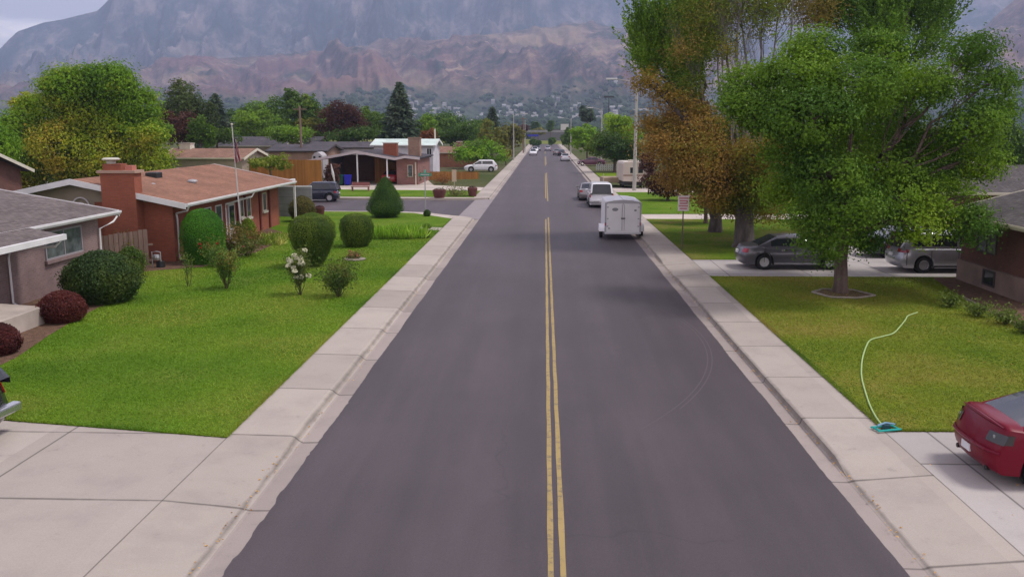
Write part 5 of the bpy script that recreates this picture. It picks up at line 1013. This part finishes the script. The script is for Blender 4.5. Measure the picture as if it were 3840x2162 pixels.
# edging of the tree ring and of the east bed
b = G(3150, 1103, .17); T = thing('tree_ring_edging', 'pale stone edging in a square round the shade tree', 'edging', b); em_ = mat('edging_pale', (.27, .235, .195), .9, noise=(5, .2, (1, 1, 1))); q = MB()
rg = [(-.95, .25), (-.55, -.75), (.35, -.85), (1.15, -.35), (.75, .75), (-.35, .9)]
for i in range(6): q.tube([(*rg[i], .03), (*rg[(i+1) % 6], .03)], .045, 6)
q.build('stones', em_, T); MB().prism(rg, -.02, .012).build('mulch', soil, T)
T = thing('bed_edging', 'narrow pale kerb along the planting bed by the dark house', 'edging', (14.6, 26, .17)); q = MB(); ee = [(14.25, 19), (14.35, 22), (14.6, 26), (14.95, 29.5), (15.2, 32)]
for i in range(4): 
    a, b = Vector((*ee[i], 0)), Vector((*ee[i+1], 0)); q.tube([a-Vector((14.6, 26, 0))+(b-a)*.04+Vector((0, 0, .03)), b-Vector((14.6, 26, 0))-(b-a)*.06+Vector((0, 0, .03))], .05, 5)
q.build('stones', em_, T)
# far end of the street
gw = mat('far_wall', (.3, .29, .31), .9, noise=(.4, .2, (1, 1, 1)))
def far_box(name, label, cat, x0, x1, y0, y1, Y, m, d=1.): 
    a, b = AY(x0, y1, Y), AY(x1, y0, Y); q = MB().box(a.x, b.x, Y, Y+d, max(.05, a.z), b.z); o_ = q.build(name, m); return tag(o_, label, cat)
far_box('boundary_wall', 'long low grey wall across the far end of the road', 'wall', 1975, 2160, 488, 496, 430, gw, .5); o_ = far_box('storage_building', 'white block building at the far right end of the road', 'building', 2104, 2132, 465, 492, 432, mat('block_white', (.6, .58, .55), .8), 12)
T = thing('school_building', 'long dark low building behind the far grey wall', 'building', (AY(2050, 483, 470).x, 470, 0)); q = MB().box(-8, 9, 0, 10, .1, 5.2).build('wall', mat('school_wall', (.16, .15, .17), .8), T); MB().box(-8.6, 9.6, -.6, 10.6, 5.2, 6.0).build('roof', roof_darkx, T)
far_box('blue_tarpaulin', 'bright blue covered stand at the end of the street', 'tarpaulin', 1978, 2020, 504, 512, 395, mat('tarp_blue', (.03, .03, .35), .6), 2)
# rocks in beds
rk = mat('rock', (.36, .24, .2), .9, noise=(3, .3, (1, 1, 1)), bump=(8, .03))
for i, (x, y, r_, lb) in enumerate(((2535, 735, .35, 'largest pinkish boulder in the rock bed behind the trailer'), (2500, 728, .25, 'pinkish boulder left of the largest in the rock bed'), (2580, 742, .3, 'flat boulder right of the largest in the rock bed'), (2470, 722, .22, 'small boulder at the left end of the rock bed'), (2560, 722, .24, 'boulder at the back of the rock bed'))):
    v_, f_ = ico((0, 0, .1), (r_*1.5, r_, r_*.7), 2, .35, i*5); o_ = np_mesh('boulder', v_, f_, rk, None, None); o_.location = G(x, y, .16); tag(o_, lb, 'boulder', 'boulders in the rock bed')
T = thing('basketball_pole', 'thin white lamp post with round globe on the driveway behind the brown tree', 'lamp post', G(2680, 815, .16)); MB().tube([(0, 0, 0), (0, 0, 2.3)], .04, 6).tube([(0, 0, 2.2), (.15, 0, 2.4), (.45, 0, 2.35)], .025, 6).build('post', white_trim, T); MB().lathe([(0, 2.1), (.14, 2.16), (.18, 2.27), (.14, 2.38), (0, 2.42)], 12, (.45, 0, 0)).build('globe', white_trim, T); T.name = 'garden_lamp'
# ================================================================== PLANTS
def W_(x, y, Y): return AY(x, y, Y)
def lob(Y0, items, fl=.92, k=.92):
    L = []
    for it in items:
        x, y, r = it[:3]; dy = it[3] if len(it) > 3 else random.uniform(-1.8, 1.8); Y = Y0+dy; s = PX(Y); rr_ = r/s*k; L.append((AY(x, y, Y), (rr_, rr_*1.05, rr_*fl)))
    return L
# A: green shade tree on the east lawn
A = lob(33.7, [(3050, 200, 110, 0), (3000, 300, 150, -1), (2830, 320, 110, .5), (2775, 385, 75, -.5), (3290, 200, 110, 1), (3640, 190, 90, 0), (3690, 320, 110, 0), (3740, 420, 70, 1), (3210, 330, 160, -2), (3450, 320, 115, -1), (2880, 430, 120, -1), (3050, 450, 170, -3), (3660, 480, 130, -1), (3480, 560, 120, 1), (3300, 480, 160, 2),
     (2980, 590, 110, -1.5), (3100, 660, 140, -3), (3180, 770, 130, -3), (2930, 710, 75, 0), (3030, 800, 85, -2), (3100, 880, 100, -2.5), (3075, 950, 50, -2), (3380, 740, 150, -1), (3560, 760, 120, -1.5), (3640, 850, 95, -2), (3300, 640, 150, 0), (3680, 620, 85, 0), (3200, 500, 160, 3.5), (3350, 330, 120, 3.5), (3480, 650, 130, 3.5), (3050, 700, 120, 3), (3000, 380, 140, 3.5), (3250, 900, 60, -1), (3430, 850, 78, -2.5)], .66, .88)
tree('shade_tree', 'broad green ash tree with a bare straight trunk on the east lawn', 'tree', A, tuple(G(3150, 1103, .1)), .24, 125000, .12, [(.03, .075, .01), (.052, .11, .012), (.08, .15, .014), (.105, .175, .016)], sc=.45, clump=.27, th=3.3, hollow=.8, twigs=5, per=60)
# B: big half bare silver maple with rust leaves
B = lob(47.3, [(2430, 310, 50, -1), (2500, 350, 55, -1), (2560, 420, 70, 0), (2470, 470, 75, 0), (2650, 480, 110, -1), (2490, 550, 80, -1), (2610, 600, 130, -2), (2760, 560, 120, 1), (2550, 660, 85, 0), (2680, 700, 110, -2), (2800, 660, 110, 0), (2800, 770, 80, -1), (2700, 755, 70, 1), (2860, 500, 110, 2), (2600, 500, 120, 3), (2740, 640, 120, 4), (2920, 640, 100, 1), (2840, 590, 105, -2.6), (2835, 710, 90, -2.6), (2880, 780, 70, 0)])
RUST = [(.06, .08, .012), (.11, .10, .018), (.14, .092, .024), (.18, .12, .05), (.10, .10, .02), (.065, .09, .014)]
TB = tree('shade_tree', 'huge half bare maple with rust brown leaves and a thick grey trunk', 'tree', B, tuple(G(2790, 930, .1)), .5, 74000, .125, RUST, sc=.35, clump=.33, m=bark_grey, th=3.2, hollow=.35, twigs=5, per=44)
b = TB.location
B2 = [(c-b, r) for c, r in lob(48, [(2640, 60, 130, 0), (2740, -60, 170, 1), (2850, 40, 120, 0), (2960, -40, 110, 1), (2700, 180, 70, -1), (2600, 330, 60, 0), (3060, 40, 90, 2), (2560, 200, 60, -1)])]
crown('upper_crown', B2, TB, 34000, .12, [(.10, .09, .03), (.13, .11, .035), (.09, .12, .02), (.07, .12, .015), (.14, .11, .04)], .4, 3, .35, .3, .5, per=14)
# bare grey branches of the dying top
mb = MB(); top = Vector((0, 0, 3.0))
def bough(p, d, L, r, dep):
    pts = [p]; q = p; dd = d.copy(); n = 5
    for i in range(n):
        dd = (dd+Vector(unit(1)[0])*.17+Vector((0, 0, .07))).normalized(); q = q+dd*L/n; pts.append(q)
    mb.tube(pts, [r*(1-.6*i/n) for i in range(n+1)], 5 if dep > 1 else 3, False)
    if dep <= 0: return
    for k in range(5 if dep > 2 else 4):
        i = random.randint(2, n); e = (dd+Vector(unit(1)[0])*(.65 if dep > 1 else .8)+Vector((0, 0, .2))).normalized(); bough(pts[i], e, L*random.uniform(.5, .72), r*.42, dep-1)
for x, y, r_ in ((2700, 40, .15), (2640, 120, .10), (2800, 20, .14), (2880, 60, .11), (2560, 260, .08), (2740, -80, .13), (2950, 0, .11), (2830, 300, .08), (3040, -60, .11), (2760, 200, .08), (2680, 200, .08), (2870, 180, .08)):
    e = AY(x, y, 47.5+random.uniform(-1, 2))-b; s0 = top+Vector((random.uniform(-.2, .2), 0, random.uniform(-.4, .3))); pts, rad = limb(s0, s0.lerp(e, .62), r_, r_*.6, .05); mb.tube(pts, rad, 7, False); d = (e-s0); L = d.length; bough(pts[-1], d.normalized(), L*.42, r_*.55, 4)
mb.build('bare_branches', bark_pale, TB, True, sharp=80)
# C: cottonwoods behind
CW = [(.045, .095, .014), (.07, .14, .018), (.11, .19, .022), (.14, .19, .035)]
def shoots(name, label, L, base, n, size, pal, tr=.3, group=None):
    t = thing(name, label, 'tree', base, 0, group); b_ = Vector(base); L2 = [(c-b_, r) for c, r in L]; cen = sum((c for c, r in L2), Vector())/len(L2); trunk_mesh((0, 0, 0), (cen.x*.3, cen.y*.3, max(3, min(c.z for c, r in L2)-.8)), tr, L2, t, bark_grey, 3)
    P = []; U = []; N = []; CC = []
    cm = np.array([tuple(c) for c, r in L2]); ctr = cm.mean(0); ctr[2] = cm[:, 2].min()
    for c, r in L2:
        k = int(n*(r[0]**2)/sum(q[0]**2 for _, q in L2)/26)
        for i in range(k):
            d = Vector(unit(1)[0]); s_ = np.array(c)+np.array([d.x*r[0], d.y*r[1], d.z*r[2]])*random.uniform(.3, .95); o_ = (s_-ctr); o_ = o_/max(1e-3, np.linalg.norm(o_)); dr = o_*.8+np.array([0, 0, .55])+RNG.normal(size=3)*.22; dr /= np.linalg.norm(dr); Ls = random.uniform(.8, 1.9)
            Ls *= 1.3; tt = RNG.random(26); p = s_+dr*(tt*Ls)[:, None]+RNG.normal(size=(26, 3))*(.12*(1-tt*.8))[:, None]; P.append(p); U.append(np.tile(dr, (26, 1))+RNG.normal(size=(26, 3))*.45); N.append(RNG.normal(size=(26, 3))); CC.append(np.tile(s_, (26, 1)))
    P, U, N, CC = map(np.concatenate, (P, U, N, CC)); leaves('crown', P, N, size*(.7+.6*RNG.random(len(P))), np.clip(tint(CC, pal, .2, .4)*(1+RNG.uniform(-.3, .3, (len(P), 1))), .002, 1), t, .55, U); return t
shoots('cottonwood', 'tall green cottonwood with upswept shoots left of the bare branches', lob(52, [(2430, 190, 60), (2470, 120, 60), (2500, 210, 75), (2560, 90, 75), (2560, 260, 80), (2600, 20, 70), (2620, 170, 80), (2450, 270, 50), (2530, 330, 55), (2420, 120, 40)]), (10.2, 52.6, .1), 42000, .16, CW, .32)
shoots('cottonwood', 'tall dark green cottonwood with upswept shoots above the ash tree', lob(52, [(3150, 60, 100), (3260, 30, 110), (3380, 60, 120), (3480, 110, 80), (3510, 40, 70), (3300, 160, 110), (3200, -70, 110), (3400, -60, 120), (3440, 200, 60), (3120, -40, 80)]), (21, 53.5, .1), 46000, .16, [(.03, .07, .012), (.05, .11, .014), (.08, .14, .016), (.15, .15, .03)], .35)
dtree('slim dark trunked tree on the shaded middle lawn', 2560, 2760, 560, 57.5, [(.05, .05, .015), (.09, .07, .02), (.12, .08, .025)], 770, group=None, trunk_h=1.6, k=7)
dtree('low spreading purple plum tree behind the white road sign', 2425, 2600, 600, 76, PLUM+[(.03, .04, .03)], 755, group=None, k=8)
dtree('dark small tree behind the concrete pole', 2400, 2470, 565, 92, PLUM, 690, group=None, k=6)
# backdrop right
for a in (('dark evergreen mass at the right edge', 3690, 3900, 430, 82, DEEP), ('dense tree behind the dark brick house roof', 3560, 3760, 500, 95, DEEP), ('olive tree filling the gap behind the ash tree', 3380, 3600, 470, 100, OLIVE), ('deep green tree behind the low house', 3150, 3420, 480, 92, DEEP), ('dark tree behind the ash trunk', 2900, 3180, 520, 86, DEEP), ('shadowy tree behind the silver maple', 2700, 2930, 560, 84, DEEP), ('olive shrubby tree right of the pale lamp pole', 2420, 2620, 430, 120, OLIVE)):
    dtree(a[0], *a[1:], group='trees behind the right houses')
# roadside right, far
dtree('dark round tree nearest the road on the far right', 2216, 2398, 478, 126, [(.02, .045, .012), (.035, .07, .014), (.06, .10, .018)], 628, group='trees along the far right roadside', k=10)
dtree('bright green tree behind the slim lamp pole', 2262, 2400, 408, 165, LIME, 560, group='trees along the far right roadside'); dtree('bright lime green tree beside the far right sidewalk', 2145, 2262, 440, 175, [(.05, .11, .012), (.09, .18, .014), (.13, .23, .02)], 585, group='trees along the far right roadside', k=10)
dtree('dim green tree at the far right by the kerb', 2104, 2165, 470, 250, DEEP, 560, group='trees along the far right roadside'); dtree('dark two headed pine beyond the right roadside', 2168, 2236, 392, 260, SPRUCE, 470, group=None, name='pine_tree', ysq=.9, k=6)
dtree('small dark cone tree in the far schoolyard', 2052, 2076, 447, 415, DEEP, 500, group='trees at the end of the road'); dtree('dark blue tree beyond the far wall', 1990, 2020, 452, 450, DEEP, 500, group='trees at the end of the road'); dtree('dark shrubby tree near the far utility pole', 1935, 1985, 462, 420, PLUM, 505, group='trees at the end of the road'); dtree('pale green tree beyond the far wall', 1995, 2040, 472, 440, OLIVE, 520, group='trees at the end of the road'); dtree('little dark tree at the left kerb end', 1990, 2006, 523, 330, DEEP, 548, group='trees at the end of the road'); dtree('small round tree right of the field', 2060, 2080, 512, 340, DEEP, 545, group='trees at the end of the road')
dtree('small round tree close to the left kerb end', 2010, 2024, 528, 325, DEEP, 550, group='trees at the end of the road')
b = AY(2090, 540, 330); 
# left background
LB = 'trees along the back of the left yards'
YG = [(.035, .085, .008), (.06, .13, .010), (.09, .165, .012), (.14, .175, .016), (.19, .15, .028)]
T1 = lob(84, [(270, 330, 90), (410, 320, 90), (520, 400, 75), (180, 430, 80), (330, 440, 120), (460, 480, 110), (560, 520, 55), (90, 500, 90), (230, 560, 120), (380, 590, 120), (520, 600, 80), (20, 560, 90), (100, 640, 90), (300, 660, 90), (560, 640, 50), (440, 310, 60), (230, 330, 70), (330, 290, 45), (110, 400, 40, 0), (60, 610, 70), (590, 600, 40)])
tree('shade_tree', 'wide lime and golden maple towering behind the left roofs', 'tree', T1, tuple(AY(300, 700, 86).xy)+(.1,), .5, 100000, .26, YG, group=None, sc=.16, clump=.5, hollow=.72, twigs=3, per=55, sd=4)
dtree('green tree half cut by the left picture edge', -140, 60, 400, 70, [(.04, .10, .01), (.08, .16, .012), (.12, .19, .015)], 690, group=LB); dtree('thin yellowing tree top at the far left', 50, 130, 318, 105, [(.10, .15, .015), (.16, .19, .02), (.2, .2, .03)], 500, group=LB)
dtree('tall dark grey green tree right of the golden maple', 578, 800, 272, 130, [(.02, .035, .014), (.035, .055, .02), (.05, .075, .028)], 560, group=LB, k=11); dtree('purple leaved tree in front of the tall dark tree', 600, 735, 400, 118, PLUM, 575, group=LB); dtree('mid green shrubby tree at the foot of the tall dark tree', 700, 800, 430, 116, GREEN, 560, group=LB)
dtree('blue spruce with broad crown left of the flagpole', 742, 885, 350, 150, SPRUCE, group=LB, kind='spruce'); dtree('rounded light green tree behind the flagpole', 868, 1040, 402, 165, [(.05, .10, .012), (.08, .15, .015), (.11, .18, .02)], 530, group=LB); dtree('darker green tree rising behind the light green one', 890, 1075, 352, 190, GREEN, 520, group=LB)
dtree('tall narrow green tree beside the wooden utility pole', 1062, 1192, 308, 160, [(.03, .065, .014), (.05, .10, .016), (.10, .14, .02)], 525, group=LB, k=12, ysq=.9, dens=1.2); dtree('pale olive shrub tree right of the narrow tree', 1120, 1200, 430, 150, OLIVE, 525, group=LB)
dtree('dark purple plum tree in the middle of the left skyline', 1205, 1378, 372, 150, PLUM, 545, group=LB, k=10); dtree('green tree left of the purple plum', 1172, 1262, 385, 175, GREEN, 540, group=LB); dtree('green tree right of the purple plum', 1320, 1430, 385, 175, [(.05, .10, .012), (.08, .14, .015), (.10, .17, .02)], 540, group=LB)
dtree('tall blue spruce with pointed top behind the white house', 1428, 1574, 305, 148, SPRUCE, group=LB, kind='spruce'); dtree('small russet tree beside the mint roof', 1572, 1636, 480, 140, [(.08, .035, .02), (.11, .045, .025)], 545, group=LB, k=5)
dtree('broad dark green tree behind the orange brick house', 1575, 1810, 405, 190, [(.025, .06, .014), (.04, .085, .018), (.06, .11, .02)], 560, group=LB, k=11); dtree('blue green conifer peeking above the far treetops', 1815, 1880, 402, 230, SPRUCE, 480, group=LB, kind='spruce')
dtree('olive brown street tree on the far left verge', 1790, 1900, 445, 180, OLIVE, 590, group=LB, k=9); dtree('tawny green street tree nearest the far left sidewalk', 1868, 1975, 455, 200, [(.07, .08, .02), (.10, .10, .03), (.11, .13, .025)], 578, group=LB, k=9)
dtree('bright green low tree shading the white wagon', 1698, 1885, 515, 136, [(.05, .11, .01), (.08, .17, .014), (.12, .21, .02)], 622, group=LB, k=10, trunk_h=1.4); dtree('yellow green bushes beside the orange fence', 930, 1080, 575, 88, [(.06, .10, .012), (.12, .15, .03), (.2, .19, .08)], 640, group=LB, k=8); dtree('pale green shrub by the far sidewalk', 1880, 1915, 560, 150, OLIVE, 600, group=LB, k=5)
dtree('purple shrub at the carport side wall', 1215, 1262, 600, 94, PLUM, 690, group=LB, k=5)
for i, (a, b_, y_, pal) in enumerate(((-400, -120, 330, GREEN), (3900, 4200, 380, DEEP))): dtree(('green tree beyond the left picture edge', 'dark tree beyond the right picture edge')[i], a, b_, y_, 90, pal, 600, group=LB)
for a in (('green yard tree behind the brown roofed house', 520, 640, 430, 112, GREEN), ('dim tree filling between spruce and light green tree', 820, 940, 400, 200, DEEP), ('mid green tree beyond the dark roofs', 980, 1110, 420, 175, GREEN), ('fresh green tree left of the plum tree', 1150, 1240, 420, 165, [(.05, .10, .012), (.08, .14, .015)]),
          ('dark leafy tree behind the long charcoal roof', 1370, 1470, 415, 172, DEEP), ('green tree joining the spruce and the broad tree', 1540, 1640, 425, 180, GREEN), ('rounded street tree beyond the broad dark tree', 1740, 1840, 430, 210, GREEN), ('low tree row piece at the back of the far yards', 1650, 1800, 465, 160, DEEP), ('low leafy tree between the far roofs', 1230, 1420, 470, 142, DEEP), ('low green tree behind the grey bungalow', 1000, 1180, 470, 136, GREEN), ('low dark tree behind the tan house', 720, 900, 470, 132, DEEP)):
    dtree(a[0], *a[1:], 545, group=LB)
# clipped shrubs
BALL = [(0, .55), (.15, .82), (.4, 1), (.65, .95), (.85, .65), (.96, .32), (1, .05)]; DOME = [(0, .82), (.2, .97), (.5, 1), (.75, .9), (.9, .64), (.97, .38), (1, .06)]; VASE = [(0, .3), (.15, .5), (.4, .82), (.62, 1), (.8, .97), (.93, .68), (1, .1)]; CONE = [(0, .45), (.08, .7), (.2, 1), (.35, .93), (.55, .72), (.75, .48), (.9, .28), (1, .05)]; BOX = [(0, .85), (.2, 1), (.6, 1), (.85, .85), (.96, .5), (1, .1)]
BX = [(.024, .048, .012), (.042, .078, .014), (.068, .108, .018)]
shrub('yew_shrub', 'large dark rounded evergreen against the mauve brick wall', 'shrub', 240, 492, 948, 1140, [(.014, .03, .014), (.025, .05, .018), (.045, .07, .02)], BALL, 16000, .09, depth=.95, fuzz=.09)
shrub('barberry_shrub', 'round wine red barberry bush below the large evergreen', 'shrub', 140, 305, 1092, 1212, [(.03, .009, .012), (.055, .014, .018), (.07, .02, .022)], BALL, 7000, .06); shrub('barberry_shrub', 'wine red barberry bush cut by the left picture edge', 'shrub', -95, 58, 1212, 1335, [(.03, .009, .014), (.05, .014, .02), (.07, .02, .028)], BALL, 7000, .06)
shrub('arborvitae', 'smooth tall green domed shrub against the red brick wall', 'shrub', 674, 838, 785, 990, [(.02, .075, .008), (.03, .11, .010), (.045, .14, .012)], DOME, 15000, .05, fuzz=.015)
shrub('clipped_shrub', 'larger vase shaped clipped bush on the west lawn', 'shrub', 1085, 1255, 803, 1004, BX, VASE, 16000, .055, fuzz=.035, trunk=.07); shrub('clipped_shrub', 'smaller rounded clipped bush right of the larger vase shaped one', 'shrub', 1272, 1396, 803, 928, BX, [(0, .5), (.12, .74), (.35, .93), (.6, 1), (.82, .92), (.94, .62), (1, .1)], 10000, .055, fuzz=.035, trunk=.06)
shrub('conical_shrub', 'pear shaped clipped evergreen by the side street', 'shrub', 1376, 1510, 668, 817, [(.02, .05, .014), (.035, .08, .018), (.055, .10, .022)], CONE, 11000, .07, fuzz=.06, trunk=.1)
shrub('round_shrub', 'brownish round bush beside the carport post', 'shrub', 1085, 1178, 736, 832, [(.04, .04, .02), (.07, .07, .03), (.10, .10, .04)], BALL, 6000, .08, fuzz=.06)
shrub('small_box_bush', 'small pale green box bush at the end of the iris row', 'shrub', 1560, 1610, 858, 893, [(.05, .08, .03), (.08, .12, .045)], BOX, 2500, .05); shrub('small_dark_shrub', 'tiny dark shrub at the foot of the street name sign', 'shrub', 1588, 1614, 786, 812, DEEP, BALL, 900, .06)
shrub('leafy_shrub', 'small green shrub on the corner lawn above the iris row', 'shrub', 1585, 1615, 838, 860, GREEN, BALL, 700, .07); shrub('conical_shrub', 'narrow dark evergreen standing behind the flagpole', 'shrub', 868, 925, 832, 950, DEEP, CONE, 4500, .08, fuzz=.1); shrub('leafy_shrub', 'yellow green bush right of the flagpole', 'shrub', 905, 955, 820, 905, [(.06, .11, .015), (.11, .17, .02)], BALL, 2500, .09, fuzz=.15)
shrub('leafy_shrub', 'loose green shrub at the corner between both brick houses', 'shrub', 440, 530, 930, 1030, [(.03, .06, .015), (.06, .10, .02), (.08, .10, .04)], BALL, 3500, .09, fuzz=.22, core=False)
for x, y, w_, h_, lb, n_ in ((1420, 893, 2.2, .8, 'left third of the sword leaved iris row', 420), (1480, 893, 2.2, .85, 'middle third of the sword leaved iris row', 420), (1535, 893, 1.9, .8, 'right third of the sword leaved iris row', 380)):
    blades('iris_clump', lb, 'iris', G(x, y, .16), w_, .9, h_, n_, [(.08, .17, .02), (.14, .26, .03), (.3, .38, .14)], 'iris row on the corner lawn')
blades('daylily_clump', 'daylily clump against the red brick pilasters', 'daylily', G(985, 915, .16), 2.4, 1.4, .6, 420, [(.06, .12, .02), (.12, .18, .03), (.25, .25, .1)], None, lean=.5); blades('daylily_clump', 'pale yellowing daylilies toward the grey garage door', 'daylily', G(1045, 895, .16), 2.2, 1.2, .45, 320, [(.08, .14, .02), (.16, .2, .04), (.28, .28, .12)], None, lean=.5)
RB = [(.035, .07, .02), (.05, .10, .02), (.08, .10, .025), (.12, .075, .03)]
stemmy('rose_bush', 'tall reddish green rose bush on the west lawn', 'rose bush', G(848, 1082, .16), 1.35, 1.75, 14, RB, .085, 1500, 'rose bushes on the west lawn'); stemmy('rose_bush', 'rose bush with cream white blooms below the vase shaped bush', 'rose bush', G(1128, 1104, .16), .95, 1.7, 12, [(.035, .06, .02), (.06, .09, .025), (.08, .10, .03)], .08, 1500, 'rose bushes on the west lawn', (.8, .78, .6), 16, .17)
stemmy('rose_bush', 'dark leafy rose bush nearest the left sidewalk', 'rose bush', G(1268, 1112, .16), 1.45, 1.3, 16, [(.025, .05, .015), (.045, .075, .02), (.07, .08, .025)], .085, 1900, 'rose bushes on the west lawn'); stemmy('rose_bush', 'thin sparse rose stem left of the reddish bush', 'rose bush', G(708, 1074, .16), .5, 1.3, 4, [(.04, .08, .02), (.07, .11, .03)], .07, 220, 'rose bushes on the west lawn')
stemmy('rose_bush', 'rose with orange blooms before the weathered fence', 'rose bush', G(470, 1000, .16), 1.2, 1.5, 9, RB, .08, 700, None, (.5, .10, .04), 9, .12); stemmy('flowering_plants', 'red flowers at the foot of the domed shrub', 'flowers', G(800, 1000, .16), 1.2, 1.2, 9, RB, .08, 700, None, (.5, .01, .015), 5, .1)
stemmy('flowering_plants', 'tangled brown stemmed flowers left of the flagpole', 'flowers', G(868, 960, .16), 1.6, 1.5, 14, [(.06, .06, .02), (.10, .08, .03), (.14, .10, .06)], .08, 1300, None, (.5, .4, .35), 8, .1); stemmy('flowering_plants', 'low green and brown plants around the flagpole base', 'flowers', G(925, 960, .16), 2.0, .8, 14, [(.05, .07, .02), (.09, .10, .04)], .09, 1100, None, (.4, .15, .1), 7, .09); stemmy('flowering_plants', 'reddish perennials between flagpole and daylilies', 'flowers', G(950, 925, .16), 1.2, .9, 9, [(.08, .07, .02), (.15, .07, .04)], .08, 600, None, (.35, .1, .06), 7, .09)
stemmy('flower_mound', 'small mound of pink and yellow flowers on the west lawn', 'flowers', G(1330, 972, .16), .8, .32, 12, [(.06, .08, .03), (.10, .09, .03)], .06, 500, None, (.5, .25, .15), 22, .08)
q = MB().lathe([(0, -.02), (.5, -.02), (.52, .05), (.44, .07), (0, .04)], 18); o_ = q.build('stone_ring', em_); o_.location = G(1330, 973, .17); tag(o_, 'pale stone ring around the small flower mound', 'edging')
for x, y, w_, lb in ((3560, 1150, .9, 'first leafy plant in the bed by the dark brick wall'), (3660, 1185, .9, 'second leafy plant in the bed by the dark brick wall'), (3770, 1215, 1., 'third leafy plant in the bed by the dark brick wall'), (3845, 1250, .9, 'fourth leafy plant at the picture edge by the dark brick wall')): stemmy('bed_plant', lb, 'plant', G(x, y, .17), w_, .45, 10, [(.05, .08, .02), (.09, .13, .04)], .09, 420, 'plants in the east bed')
stemmy('bed_plant', 'spiky plants in the far corner bed', 'plant', G(1710, 735, .16), 3.2, .6, 16, [(.06, .07, .03), (.10, .10, .05)], .12, 700); stemmy('bed_plant', 'dark red garden plants before the far brick porch', 'plant', G(1660, 690, .16), 3.0, .9, 14, [(.10, .04, .02), (.14, .07, .03)], .14, 600)
stemmy('bed_plant', 'potted greenery at the carport house porch', 'plant', G(1555, 690, .16), 2.6, 1.3, 14, DEEP, .15, 700)
# fallen leaf litter and small stones along the kerbs
n = 900; P = np.stack([np.where(RNG.random(n) < .35, RNG.normal(-4.93, .07, n), np.where(RNG.random(n) < .6, RNG.normal(5.5, .07, n), RNG.uniform(7, 13, n))), 10+50*RNG.random(n)**1.2, np.full(n, .03)], 1); P[:, 2] = np.where(P[:, 0] > 6.9, .225, .045)
o_ = leaves('leaf_litter', P, unit(n)*.3+np.array([0, 0, 1]), .05*(.6+.8*RNG.random(n)), tint(P, [(.14, .08, .04), (.22, .14, .06), (.3, .2, .09)], .3, 1), None, .6); tag(o_, 'scattered dry leaves in the gutters and on the east lawn', 'leaves', kind='stuff')
